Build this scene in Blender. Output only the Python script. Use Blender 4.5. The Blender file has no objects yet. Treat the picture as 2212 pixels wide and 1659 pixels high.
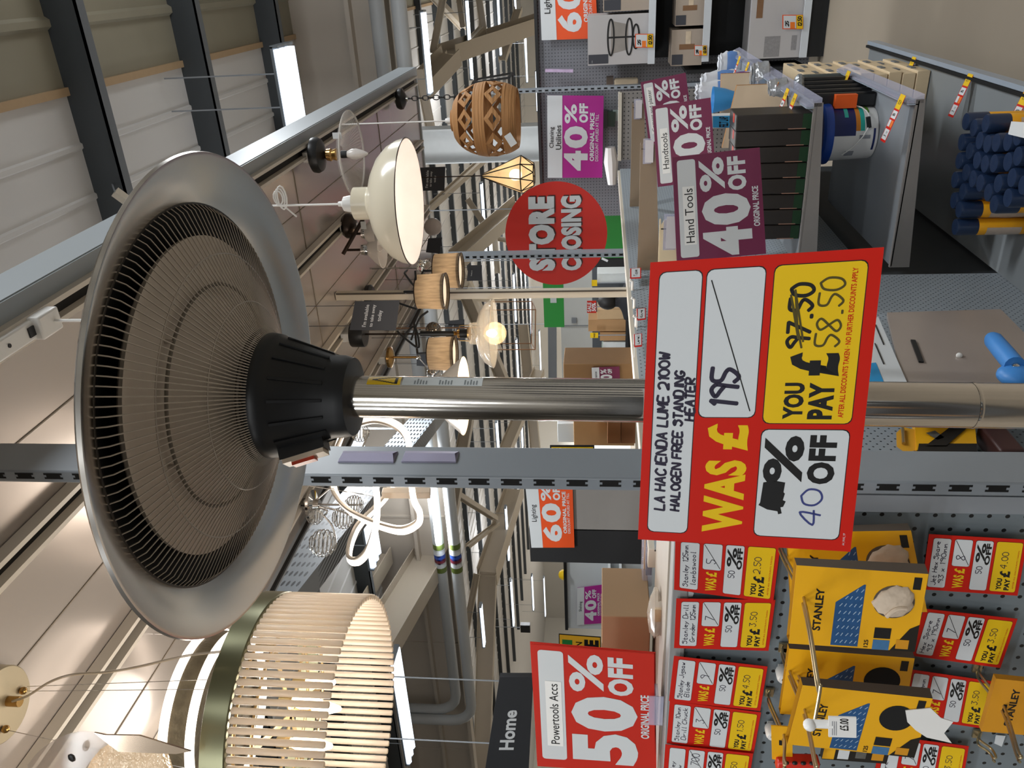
import bpy, math, random
from math import sin, cos, pi, radians, sqrt, atan2
from mathutils import Vector as V, Matrix
random.seed(7)
SC = bpy.context.scene
COL = SC.collection

# ------------------------------------------------------------------ camera, world, exposure
F = 1750.0                      # focal length in pixels of a 2212 wide frame
YAW, PIT, EYE = radians(27.34), radians(6.27), 1.6
cy, sy, cp, sp = cos(YAW), sin(YAW), cos(PIT), sin(PIT)
FW = V((-sy * cp, cy * cp, sp)); RT = V((cy, sy, 0)); UP = RT.cross(FW); EYEP = V((0, 0, EYE))
cam = bpy.data.cameras.new('camera'); camo = bpy.data.objects.new('camera', cam); COL.objects.link(camo)
cam.sensor_width = 36; cam.lens = 36 * F / 2212; cam.clip_start = .05; cam.clip_end = 200
_m = Matrix.Identity(4)         # the phone was held upright, the picture lies on its side: image x runs down
_m.col[0][:3] = -UP; _m.col[1][:3] = RT; _m.col[2][:3] = -FW; _m.col[3][:3] = EYEP
camo.matrix_world = _m
SC.camera = camo
SC.view_settings.view_transform = 'Standard'; SC.view_settings.look = 'None'
SC.view_settings.gamma = 1; SC.view_settings.exposure = 0.0
SC.view_settings.use_curve_mapping = False
W = bpy.data.worlds.new('world'); SC.world = W; W.use_nodes = True
W.node_tree.nodes['Background'].inputs[0].default_value = (.92, .96, 1.0, 1)
W.node_tree.nodes['Background'].inputs[1].default_value = .35

def area(name, loc, sx, sy_, power, col=(1, 1, 1), rot=(0, 0, 0)):
    l = bpy.data.lights.new(name, 'AREA'); l.shape = 'RECTANGLE'; l.size = sx; l.size_y = sy_
    l.energy = power; l.color = col
    o = bpy.data.objects.new(name, l); COL.objects.link(o); o.location = loc; o.rotation_euler = rot
    return o
def point(name, loc, power, col, r=.03):
    l = bpy.data.lights.new(name, 'POINT'); l.energy = power; l.color = col; l.shadow_soft_size = r
    o = bpy.data.objects.new(name, l); COL.objects.link(o); o.location = loc
    return o
# strip lights of the hall (the tubes in view are built as lamps further down; these rows are extra lamps, some added to brighten far walls and streak the steel)
for i, (lx, ly, lp) in enumerate(((1.2, -1.2, 42), (1.5, 2.2, 70), (1.4, 5.6, 90), (-3.4, -1.0, 60), (-3.6, 3.0, 60), (-3.2, 6.4, 90), (-.6, -3.4, 55), (1.5, -6.5, 120), (-2.5, -7.5, 120), (.5, -11, 160), (-5, -5, 90),
                                  (-6.5, 9.0, 110), (-2.0, 10.5, 130), (-8, 15, 260), (-2, 17, 260), (-14, 18, 300), (-8, 25, 420), (-18, 27, 420), (-2, 27, 420), (-24, 34, 700), (-12, 34, 700), (-30, 22, 500), (-16, 10, 200))):
    area('hall_strip_fill', (lx, ly, 3.95), 1.5, .25, lp, (.93, .97, 1.0))
    point('hall_strip_glow', (lx, ly, 4.05), lp * (.5 if ly < 9 else .22), (.95, .97, 1.0), .25)   # added point lamps spread the tubes' light onto roof and walls

def px(X, Y):                   # ray of a photo pixel
    return RT * ((829.5 - Y) / F) + UP * ((1106 - X) / F) + FW
def pl(X, Y, a, v):             # the point of that ray on plane x/y/z = v, or at depth v ('d')
    d = px(X, Y)
    if a == 'd': return EYEP + d * v
    i = 'xyz'.index(a)
    return EYEP + d * ((v - EYEP[i]) / d[i])
def dep(p): return (p - EYEP).dot(FW)

# ------------------------------------------------------------------ materials
def lin(h):
    h = h.lstrip('#'); o = []
    for i in (0, 2, 4):
        c = int(h[i:i + 2], 16) / 255
        o.append(c / 12.92 if c <= .04045 else ((c + .055) / 1.055) ** 2.4)
    return (*o, 1)
MC = {}
def mat(name, h, rough=.55, metal=0, var=.06, scale=18, bump=0, spec=.5, alpha=1, trans=0, emit=0, ecol=None, aniso=None):
    if name in MC: return MC[name]
    m = bpy.data.materials.new(name); m.use_nodes = True; nt = m.node_tree; N = nt.nodes; L = nt.links
    b = N['Principled BSDF']; c = lin(h)
    b.inputs['Roughness'].default_value = rough; b.inputs['Metallic'].default_value = metal
    b.inputs['Specular IOR Level'].default_value = spec
    tc = N.new('ShaderNodeTexCoord'); mp = N.new('ShaderNodeMapping'); nz = N.new('ShaderNodeTexNoise')
    L.new(tc.outputs['Object'], mp.inputs[0]); L.new(mp.outputs[0], nz.inputs[0])
    nz.inputs['Scale'].default_value = scale; nz.inputs['Detail'].default_value = 3
    if aniso: mp.inputs['Scale'].default_value = aniso
    mx = N.new('ShaderNodeMix'); mx.data_type = 'RGBA'
    mx.inputs[6].default_value = (*[x * (1 - var) for x in c[:3]], 1)
    mx.inputs[7].default_value = (*[min(1, x * (1 + var)) for x in c[:3]], 1)
    L.new(nz.outputs[0], mx.inputs[0]); L.new(mx.outputs[2], b.inputs['Base Color'])
    if bump:
        bp = N.new('ShaderNodeBump'); bp.inputs['Strength'].default_value = bump; bp.inputs['Distance'].default_value = .01
        L.new(nz.outputs[0], bp.inputs['Height']); L.new(bp.outputs[0], b.inputs['Normal'])
    if alpha < 1: b.inputs['Alpha'].default_value = alpha
    if trans: b.inputs['Transmission Weight'].default_value = trans; b.inputs['IOR'].default_value = 1.45
    if emit:
        b.inputs['Emission Color'].default_value = lin(ecol or h); b.inputs['Emission Strength'].default_value = emit
    m['out'] = 'x'
    MC[name] = m
    return m
def mathn(nt, op, a, b=None):
    n = nt.nodes.new('ShaderNodeMath'); n.operation = op
    for i, x in enumerate((a, b)):
        if x is None: continue
        if isinstance(x, (int, float)): n.inputs[i].default_value = x
        else: nt.links.new(x, n.inputs[i])
    return n.outputs[0]
def perforated(name, h, pu, pv, hu, hv, ax=('X', 'Z'), stag=False, rough=.5, hole='#101214'):
    """sheet steel punched with holes: pitch pu x pv, hole half sizes hu x hv, along two object axes"""
    m = mat(name, h, rough, 0, .04, 6); nt = m.node_tree; b = nt.nodes['Principled BSDF']
    old = b.inputs['Base Color'].links[0].from_socket
    tc = nt.nodes.new('ShaderNodeTexCoord'); sx = nt.nodes.new('ShaderNodeSeparateXYZ'); nt.links.new(tc.outputs['Object'], sx.inputs[0])
    u, v = sx.outputs[ax[0]], sx.outputs[ax[1]]
    vv = mathn(nt, 'DIVIDE', v, pv); 
    uu = mathn(nt, 'DIVIDE', u, pu)
    if stag:
        row = mathn(nt, 'FLOOR', vv); par = mathn(nt, 'FLOORED_MODULO', row, 2); uu = mathn(nt, 'ADD', uu, mathn(nt, 'MULTIPLY', par, .5))
    fu = mathn(nt, 'MULTIPLY', mathn(nt, 'SUBTRACT', mathn(nt, 'FRACT', uu), .5), pu / hu)
    fv = mathn(nt, 'MULTIPLY', mathn(nt, 'SUBTRACT', mathn(nt, 'FRACT', vv), .5), pv / hv)
    r = mathn(nt, 'ADD', mathn(nt, 'MULTIPLY', fu, fu), mathn(nt, 'MULTIPLY', fv, fv))
    k = mathn(nt, 'LESS_THAN', r, 1.0)
    mx = nt.nodes.new('ShaderNodeMix'); mx.data_type = 'RGBA'
    nt.links.new(k, mx.inputs[0]); nt.links.new(old, mx.inputs[6]); mx.inputs[7].default_value = lin(hole)
    nt.links.new(mx.outputs[2], b.inputs['Base Color'])
    return m
def glow(name, h, e): return mat(name, h, .4, 0, 0, 1, emit=e)

# ------------------------------------------------------------------ mesh helpers
class MB:
    def __init__(s): s.v = []; s.f = []; s.m = []; s.mats = []; s.sm = []
    def mi(s, m):
        if m not in s.mats: s.mats.append(m)
        return s.mats.index(m)
    def add(s, vs, fs, m, sm=False):
        o = len(s.v); k = s.mi(m); s.v += [V(p) for p in vs]
        for f in fs: s.f.append([i + o for i in f]); s.m.append(k); s.sm.append(sm)
        return s
    def quad(s, a, b, c, d, m): return s.add([a, b, c, d], [[0, 1, 2, 3]], m)
    def hexa(s, p, m):          # p: four bottom corners then four top corners
        return s.add(p, [[3, 2, 1, 0], [4, 5, 6, 7], [0, 1, 5, 4], [1, 2, 6, 5], [2, 3, 7, 6], [3, 0, 4, 7]], m)
    def box(s, c, d, m, M=None):
        x, y, z = d[0] / 2, d[1] / 2, d[2] / 2
        p = [V((i * x, j * y, k * z)) + V(c) for k in (-1, 1) for i, j in ((-1, -1), (1, -1), (1, 1), (-1, 1))]
        if M: p = [M @ q for q in p]
        return s.hexa(p, m)
    def bar(s, a, b, w, h, m, up=(0, 0, 1)):   # a rectangular bar from a to b
        a, b = V(a), V(b); d = (b - a).normalized(); u = V(up)
        if abs(d.dot(u)) > .95: u = V((1, 0, 0))
        r = d.cross(u).normalized() * (w / 2); u = r.cross(d).normalized() * (h / 2)
        return s.hexa([a - r - u, a + r - u, b + r - u, b - r - u, a - r + u, a + r + u, b + r + u, b - r + u], m)
    def tube(s, pts, r, m, n=8, closed=False, rr=None):
        pts = [V(p) for p in pts]; k = len(pts); vs = []; fs = []
        prev = None
        for i, p in enumerate(pts):
            if closed: t = pts[(i + 1) % k] - pts[i - 1]
            else: t = pts[min(i + 1, k - 1)] - pts[max(i - 1, 0)]
            t = t.normalized() if t.length else V((0, 0, 1))
            if prev is None: prev = t.orthogonal().normalized()
            prev = (prev - t * prev.dot(t)); prev = prev.normalized() if prev.length > 1e-6 else t.orthogonal().normalized()
            q = t.cross(prev); R = rr[i] if rr else r
            vs += [p + (prev * cos(2 * pi * j / n) + q * sin(2 * pi * j / n)) * R for j in range(n)]
        for i in range(k if closed else k - 1):
            a, b = i * n, ((i + 1) % k) * n
            fs += [[a + j, a + (j + 1) % n, b + (j + 1) % n, b + j] for j in range(n)]
        if not closed: fs += [list(range(n))[::-1], list(range((k - 1) * n, k * n))]
        return s.add(vs, fs, m, True)
    def lathe(s, prof, m, n=32, c=(0, 0, 0), M=None, sm=True, arc=None):
        vs = []; fs = []; k = len(prof); c = V(c)
        for j in range(n):
            a = 2 * pi * j / n
            vs += [V((r * cos(a), r * sin(a), z)) + c for r, z in prof]
        if M: vs = [M @ p for p in vs]
        for j in range(n):
            a, b = j * k, ((j + 1) % n) * k
            fs += [[a + i, b + i, b + i + 1, a + i + 1] for i in range(k - 1) if not (prof[i][0] == 0 and prof[i + 1][0] == 0)]
        return s.add(vs, fs, m, sm)
    def ball(s, c, r, m, n=20, sq=(1, 1, 1)):
        k = n // 2; c = V(c); vs = []; fs = []
        for i in range(k + 1):
            t = pi * i / k
            for j in range(n): vs.append(c + V((sin(t) * cos(2 * pi * j / n) * sq[0], sin(t) * sin(2 * pi * j / n) * sq[1], cos(t) * sq[2])) * r)
        for i in range(k):
            for j in range(n): fs.append([i * n + j, (i + 1) * n + j, (i + 1) * n + (j + 1) % n, i * n + (j + 1) % n])
        return s.add(vs, fs, m, True)
    def slab(s, poly, f0, f1, m):   # polygon of 2d points between two mapping functions
        n = len(poly); a = [f0(*p) for p in poly]; b = [f1(*p) for p in poly]
        return s.add(a + b, [list(range(n))[::-1], list(range(n, 2 * n))] + [[i, (i + 1) % n, n + (i + 1) % n, n + i] for i in range(n)], m)
PM = {}
def tag(o, label, cat, group=None, kind=None):
    if label: o['label'] = label
    if cat: o['category'] = cat
    if group: o['group'] = group
    if kind: o['kind'] = kind
    return o
def thing(name, label, cat, M, group=None):
    if not isinstance(M, Matrix): M = Matrix.Translation(V(M))
    o = bpy.data.objects.new(name, None); COL.objects.link(o); o.matrix_world = M; o.empty_display_size = .05
    PM[o.name] = M
    return tag(o, label, cat, group)
def build(mb, name, parent=None, label=None, cat=None, group=None, kind=None, world=True, M=None, bevel=0, angle=35):
    """one mesh object. world: the vertices are world points (moved into the parent's or the object's own frame)"""
    vs = mb.v; B = None
    if parent is not None:
        B = PM[parent.name]
        if world: vs = [B.inverted() @ p for p in vs]
    else:
        if M is None:
            xs = [p.x for p in vs]; ys = [p.y for p in vs]; zs = [p.z for p in vs]
            M = Matrix.Translation(V(((min(xs) + max(xs)) / 2, (min(ys) + max(ys)) / 2, min(zs))))
        if world: vs = [M.inverted() @ p for p in vs]
        B = M
    me = bpy.data.meshes.new(name); me.from_pydata([tuple(p) for p in vs], [], mb.f)
    for m in mb.mats: me.materials.append(m)
    me.polygons.foreach_set('material_index', mb.m); me.polygons.foreach_set('use_smooth', [True] * len(mb.f))
    me.validate(); me.update()
    me.set_sharp_from_angle(angle=radians(angle))
    o = bpy.data.objects.new(name, me); COL.objects.link(o)
    if parent is not None: o.parent = parent
    else: o.matrix_world = M
    PM[o.name] = B
    if bevel:
        b = o.modifiers.new('edge', 'BEVEL'); b.width = bevel; b.segments = 2; b.limit_method = 'ANGLE'; b.angle_limit = radians(40)
    return tag(o, label, cat, group, kind)
def struct(mb, name): return build(mb, name, kind='structure')
def dup(o, M, label, group=None):
    c = o.copy(); COL.objects.link(c); c.matrix_world = M; PM[c.name] = M
    c['label'] = label
    if group: c['group'] = group
    for ch in o.children:
        d = ch.copy(); COL.objects.link(d); d.parent = c; d.matrix_parent_inverse = Matrix.Identity(4)
        for g in ch.children:
            e = g.copy(); COL.objects.link(e); e.parent = d
    return c
def frame(o, x, y):             # right-handed frame: x right, y up, z towards the reader
    x, y = V(x).normalized(), V(y); z = x.cross(y).normalized(); y = z.cross(x)
    M = Matrix.Identity(4); M.col[0][:3] = x; M.col[1][:3] = y; M.col[2][:3] = z; M.col[3][:3] = V(o)
    return M
def smooth(pts, k=6, closed=False):   # Catmull-Rom
    P = [V(p) for p in pts]; n = len(P); out = []
    if n < 3: return P
    for i in range(n if closed else n - 1):
        g = (lambda j: P[j % n]) if closed else (lambda j: P[max(0, min(n - 1, j))])
        a, b, c, d = g(i - 1), g(i), g(i + 1), g(i + 2)
        for q in range(k):
            t = q / k
            out.append(.5 * ((2 * b) + (c - a) * t + (2 * a - 5 * b + 4 * c - d) * t * t + (3 * b - a - 3 * c + d) * t ** 3))
    if not closed: out.append(P[-1])
    return out

# ------------------------------------------------------------------ lettering
TC = {}
def glyphs(s, bold):
    k = (s, bold)
    if k in TC: return TC[k]
    cu = bpy.data.curves.new('t', 'FONT'); cu.body = s; cu.size = 1; cu.offset = bold; cu.resolution_u = 3
    if bold > .03: cu.space_character = 1.0 + bold * 1.2
    o = bpy.data.objects.new('t', cu); COL.objects.link(o)
    dg = bpy.context.evaluated_depsgraph_get(); me = bpy.data.meshes.new_from_object(o.evaluated_get(dg))
    vs = [(v.co.x, v.co.y) for v in me.vertices]; fs = [list(p.vertices) for p in me.polygons]
    bpy.data.objects.remove(o); bpy.data.curves.remove(cu); bpy.data.meshes.remove(me)
    x0, x1 = min(v[0] for v in vs), max(v[0] for v in vs); y0, y1 = min(v[1] for v in vs), max(v[1] for v in vs)
    vs = [((x - x0) / (x1 - x0), (y - y0) / (y1 - y0)) for x, y in vs]
    TC[k] = (vs, fs, (x1 - x0) / (y1 - y0)); return TC[k]
HF = {  # handwriting: strokes on a 4 x 6 grid
 'A': '00 26 40,12 32', 'B': '00 06 36 45 33 03,33 41 30 00', 'C': '45 26 04 02 10 30 41', 'D': '00 06 36 44 42 30 00', 'E': '46 06 00 40,03 33', 'F': '46 06 00,03 33',
 'G': '45 26 04 02 10 30 42 22', 'H': '06 00,46 40,03 43', 'I': '26 20', 'J': '46 41 20 01', 'K': '06 00,46 03 40', 'L': '06 00 40', 'M': '00 06 22 46 40', 'N': '00 06 40 46',
 'O': '26 05 02 20 41 44 26', 'P': '00 06 36 45 33 03', 'R': '00 06 36 45 33 03 40', 'S': '45 26 05 34 42 20 01', 'T': '06 46,26 20', 'U': '06 01 20 41 46', 'V': '06 20 46', 'W': '06 10 24 30 46',
 'X': '06 40,46 00', 'Y': '06 23 46,23 20', '0': '26 05 02 20 41 44 26', '1': '15 26 20', '2': '05 26 45 42 00 40', '3': '06 46 24 42 20 01', '4': '30 36 02 42', '5': '46 06 04 33 42 20 01',
 '6': '46 14 02 20 41 33 02', '7': '06 46 10', '8': '23 05 26 45 23 01 20 41 23', '9': '43 24 05 26 45 43 40', '.': '10 20', 'x': '03 30,33 00',
 'a': '33 13 01 20 31,33 30 40', 'b': '06 00 20 31 23 02', 'c': '33 13 01 20 30', 'd': '36 30 01 13 32', 'e': '02 32 23 03 01 30', 'g': '33 13 02 31,33 3/ 0/', 'h': '06 00,02 23 30', 'i': '13 10', 'j': '23 2/ 0/',
 'k': '06 00,33 02 30', 'l': '16 10 20', 'm': '00 03 12 10,12 33 40', 'n': '00 03 02 23 30', 'o': '13 01 20 32 13', 'p': '0/ 03 23 31 01', 'r': '00 03 02 33', 's': '33 03 12 31 20 00', 't': '15 10 30,03 33', 'u': '03 01 20 33 30', 'w': '03 10 22 30 43', 'y': '03 11,33 0/'}
def hand(s):
    out = []; x = 0
    for ch in s:
        if ch == ' ': x += 3; continue
        mx = 0
        for st in HF.get(ch, '03 33').split(','):
            pts = [(int(c[0]), -1.6 if c[1] == '/' else int(c[1])) for c in st.split()]
            mx = max(mx, max(p[0] for p in pts)); out.append([(x + a, b) for a, b in pts])
        x += mx + 1.5
    return [[(a / x, b / 6) for a, b in p] for p in out]
class Sheet:
    """a flat printed sheet or board: layers laid on it in metres from its upper corner (x along the writing, y down)"""
    def __init__(s, tl, tr, br, bl, th=.0008, back=None, face=None, step=.0003):
        s.c = [V(p) for p in (tl, tr, br, bl)]; a, b, c, d = s.c
        s.w = ((b - a).length + (c - d).length) / 2; s.h = ((d - a).length + (c - b).length) / 2
        s.n = (b - a).cross(a - d).normalized(); s.st = step; s.mb = MB(); s.k = 0
        s.th = th; p = [d, c, b, a]
        s.mb.hexa([q - s.n * th for q in p] + p, face)
        if back: s.mb.m[0] = s.mb.mi(back)
    def at(s, x, y, k):
        u, v = x / s.w, y / s.h; a, b, c, d = s.c
        return a * ((1 - u) * (1 - v)) + b * (u * (1 - v)) + c * (u * v) + d * ((1 - u) * v) + s.n * (s.st * k)
    def poly(s, pts, m, k=1): s.mb.add([s.at(x, y, k) for x, y in pts], [list(range(len(pts)))[::-1]], m); return s
    def rect(s, x0, y0, x1, y1, m, k=1, r=0):        # fractions of the sheet
        x0, x1, y0, y1 = x0 * s.w, x1 * s.w, y0 * s.h, y1 * s.h; r *= min(s.w, s.h)
        if r == 0: return s.poly([(x0, y0), (x1, y0), (x1, y1), (x0, y1)], m, k)
        pts = []
        for cx, cy_, a0 in ((x1 - r, y0 + r, -90), (x1 - r, y1 - r, 0), (x0 + r, y1 - r, 90), (x0 + r, y0 + r, 180)):
            pts += [(cx + r * cos(radians(a0 + t)), cy_ + r * sin(radians(a0 + t))) for t in (0, 30, 60, 90)]
        return s.poly(pts, m, k)
    def frame_rect(s, x0, y0, x1, y1, m, edge, k=1, r=.02, e=.004):
        s.rect(x0 - e * s.h / s.w, y0 - e, x1 + e * s.h / s.w, y1 + e, edge, k, r); return s.rect(x0, y0, x1, y1, m, k + 1, r)
    def text(s, t, x0, y0, x1, y1, m, k=3, bold=0, fit=True, rise=0):
        vs, fs, ar = glyphs(t, bold)
        X0, X1, Y0, Y1 = x0 * s.w, x1 * s.w, y0 * s.h, y1 * s.h
        if not fit:
            wd = (Y1 - Y0) * ar
            if wd < X1 - X0: X0, X1 = (X0 + X1 - wd) / 2, (X0 + X1 + wd) / 2
            else:
                hh = (X1 - X0) / ar; Y0, Y1 = (Y0 + Y1 - hh) / 2, (Y0 + Y1 + hh) / 2
        s.mb.add([s.at(X0 + a * (X1 - X0), Y1 - b * (Y1 - Y0) - a * rise * s.h, k) for a, b in vs], fs, m); return s
    def line(s, pts, wd, m, k=3):                    # a pen stroke, points in metres
        for i in range(len(pts) - 1):
            a, b = V((*pts[i], 0)), V((*pts[i + 1], 0)); d = b - a
            if d.length < 1e-7: continue
            d = d.normalized() * wd / 2; n = V((-d.y, d.x, 0)); e = d * .6
            q = [a - e - n * .6, a - n, b - n, b + e - n * .6, b + e + n * .6, b + n, a + n, a - e + n * .6]
            s.poly([(p.x, p.y) for p in q], m, k + .02 * (i % 2))
        return s
    def pen(s, t, x0, y0, x1, y1, wd, m, k=3, rise=0):
        X0, X1, Y0, Y1 = x0 * s.w, x1 * s.w, y0 * s.h, y1 * s.h
        for st in hand(t):
            P = smooth([(a, b, 0) for a, b in st], 4) if len(st) > 3 else [V((a, b, 0)) for a, b in st]
            s.line([(X0 + p.x * (X1 - X0) + p.y * .12 * (Y1 - Y0), Y1 - p.y * (Y1 - Y0) - p.x * rise * s.h) for p in P], wd, m, k)
        return s
    def done(s, name, label, cat, group=None, parent=None):
        a, b, c, d = s.c
        return build(s.mb, name, parent, label, cat, group, M=None if parent is not None else frame((d + c) / 2, b - a, a - d))
# ------------------------------------------------------------------ shared materials
GREY = mat('grey painted steel', '#8b9096', .38, 0, .04, 5)
GREYD = mat('darker grey steel', '#6e7276', .45, 0, .05, 5)
POST = mat('slate grey upright paint', '#858c93', .33, 0, .03, 9, spec=.6)
CREAM = mat('cream painted steel', '#cfc6b6', .4, 0, .03, 6)
BLACK = mat('black plastic', '#17181a', .4, 0, .1, 20)
HOLE = mat('dark opening', '#050505', .9, 0, 0)
WHITE = mat('white paper', '#cdd1d3', .6, 0, .02, 8)
WHITEP = mat('white plastic', '#e4e3e0', .35, 0, .02, 8)
RED = mat('red print', '#c41c0d', .55, 0, .03, 8, spec=.25)
DRED = mat('brick red print', '#bf2a1c', .55, 0, .03, 8, spec=.25)
YEL = mat('yellow print', '#e3bb18', .55, 0, .03, 8, spec=.25)
INK = mat('black ink', '#0d0d0e', .5, 0, 0)
PENI = mat('marker ink', '#221c33', .5, 0, .1, 30)
BLUEI = mat('blue marker ink', '#38407a', .5, 0, .15, 60)
OLIVEI = mat('thin black marker on yellow', '#4d4310', .5, 0, .2, 80)
MAG = mat('magenta print', '#a61e86', .5, 0, .04, 6)
PLUM = mat('plum print', '#6f2447', .5, 0, .04, 6)
ORNG = mat('orange print', '#e0501c', .5, 0, .03, 6)
CLEAR = mat('clear plastic', '#c9cbe2', .2, 0, 0, 1, alpha=.35)
KRAFT = mat('brown cardboard', '#a98258', .75, 0, .06, 12)
KRAFTD = mat('dark brown cardboard', '#87653f', .75, 0, .06, 12)
CHROME = mat('chrome', '#d6d6d6', .08, 1, 0, 1)
BRASS = mat('brass', '#b9935a', .25, 1, .05, 9)
WARM = glow('warm bulb light', '#ffedd2', 7)
WARML = glow('lit lamp lining', '#ffe8c8', 1.0)
COOL = glow('cool tube light', '#e8f2ff', 1.9)

# ------------------------------------------------------------------ the hall
m = MB(); m.box((-8, 12, -.05), (60, 60, .1), mat('floor concrete', '#8c8172', .5, 0, .16, 1.3, aniso=(1, 1, 1)))
struct(m, 'floor')
ROOFM = mat('roof sheet', '#d3d2d0', .6, 0, .03, 1.5)
SKYM = mat('roof light sheet', '#95907e', .5, 0, .26, .9)
RZ = 5.0
m = MB(); xs = -.56
m.box((-18.56, 12, RZ + .05), (36, 60, .1), ROOFM)
m.box((4, 12, RZ + .05), (2 * 4.56, 60, .1), SKYM)
x = -.56 - .02
m.box((-.56, 17, RZ - .012), (.05, 50, .03), mat('roof light flashing', '#b59a78', .6))
for i in range(60):
    x = -.90 - i * .33
    m.hexa([V((x + .024, -7, RZ)), V((x - .024, -7, RZ)), V((x - .024, 41, RZ)), V((x + .024, 41, RZ)), V((x + .014, -7, RZ - .014)), V((x - .014, -7, RZ - .014)), V((x - .014, 41, RZ - .014)), V((x + .014, 41, RZ - .014))], ROOFM)
for i in range(14):
    x = -.16 + i * .4
    m.hexa([V((x + .04, -7, RZ)), V((x - .04, -7, RZ)), V((x - .04, 41, RZ)), V((x + .04, 41, RZ)), V((x + .02, -7, RZ - .03)), V((x - .02, -7, RZ - .03)), V((x - .02, 41, RZ - .03)), V((x + .02, 41, RZ - .03))], SKYM)
struct(m, 'ceiling')
PURL = mat('dark purlin steel', '#3d4246', .5, 0, .06, 2)
PURF = mat('purlin flange', '#666b70', .5, 0, .05, 2)
k = 0
for y in (-1.4, .25, 1.9, 3.5, 5.15, 6.75, 8.5, 11, 12.7, 14.4, 16.1, 17.8, 19.5, 21.2, 22.9, 24.6, 26.3, 28, 29.7, 31.4, 33.1, 34.8):
    h = .22 if y < 9.3 else .11
    m = MB(); m.box((-10, y + .01, RZ - h / 2), (28, .02, h), PURL); m.box((-10, y + .05, RZ - h + .005), (28, .10, .01), PURF); m.box((-10, y + .095, RZ - h + .02), (28, .008, .03), PURF)
    k += 1; struct(m, 'trim_%d' % k)
BEIGE = mat('beige wall sheet', '#c6bdb1', .6, 0, .05, .8)
m = MB(); m.box((-11, 9.55, 4.4), (34, .1, 1.2), BEIGE); m.box((-11, 9.44, 4.32), (34, .14, .05), BEIGE); m.box((-11, 9.47, 3.82), (34, .2, .06), BEIGE)
for x in (-2.1, -4.6, -7.1, -9.6, -12.1): m.box((x, 9.49, 4.4), (.03, .03, 1.2), BEIGE)
struct(m, 'wall_bulkhead')
WALLM = mat('far wall paint', '#cfcbc2', .7, 0, .03, .4)
m = MB(); m.box((-14, 38, 2.5), (44, .2, 5.2), WALLM); struct(m, 'wall_far')
m = MB(); m.box((-36, 11, 2.5), (.2, 56, 5.2), WALLM); struct(m, 'wall_side')
# unseen walls with dark bays and posts added to streak the steel's reflections
BAYD = mat('added dark wall bay', '#2c2d30', .6, 0, .05, 2)
def clad(name, a, b, n):
    m = MB(); a, b = V(a), V(b); d = (b - a) / n; nn = d.cross(V((0, 0, 1))).normalized()
    m.bar(a + V((0, 0, 2.5)), b + V((0, 0, 2.5)), .2, 5.2, WALLM)
    for i in range(n):
        c = a + d * (i + .5); w = d.length * (.32 if i % 3 else .6); u = d.normalized()
        m.bar(c - u * w / 2 + V((0, 0, 1.3)) - nn * .0, c + u * w / 2 + V((0, 0, 1.3)), .36, 2.5, BAYD)
        m.bar(c + u * (w / 2 + .1) + V((0, 0, 2.4)), c + u * (w / 2 + .3) + V((0, 0, 2.4)), .34, 4.6, GREYD)
    struct(m, name)
clad('wall_aisle', (6.5, -16, 0), (6.5, 37, 0), 28)
clad('wall_behind', (-34, -16, 0), (6.4, -16, 0), 24)
# unseen shelving added behind the camera to darken reflections in the steel
m = MB(); DKS = mat('added reflection shelving', '#3a3b3e', .6, 0, .1, 2)
m.box((-.6, -1.9, .8), (5.2, .5, 1.6), DKS)
for z in (.18, .62, 1.05, 1.5): m.box((-.6, -1.63, z), (5.2, .02, .05), GREY)
for x in (-2.4, -1.5, -.7, .1, 1.0, 1.8): m.box((x, -1.64, .35 + .3 * (int(x * 10) % 3)), (.3, .06, .3), KRAFT if int(x * 10) % 2 else WHITE)
struct(m, 'wall_added_shelving')
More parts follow.
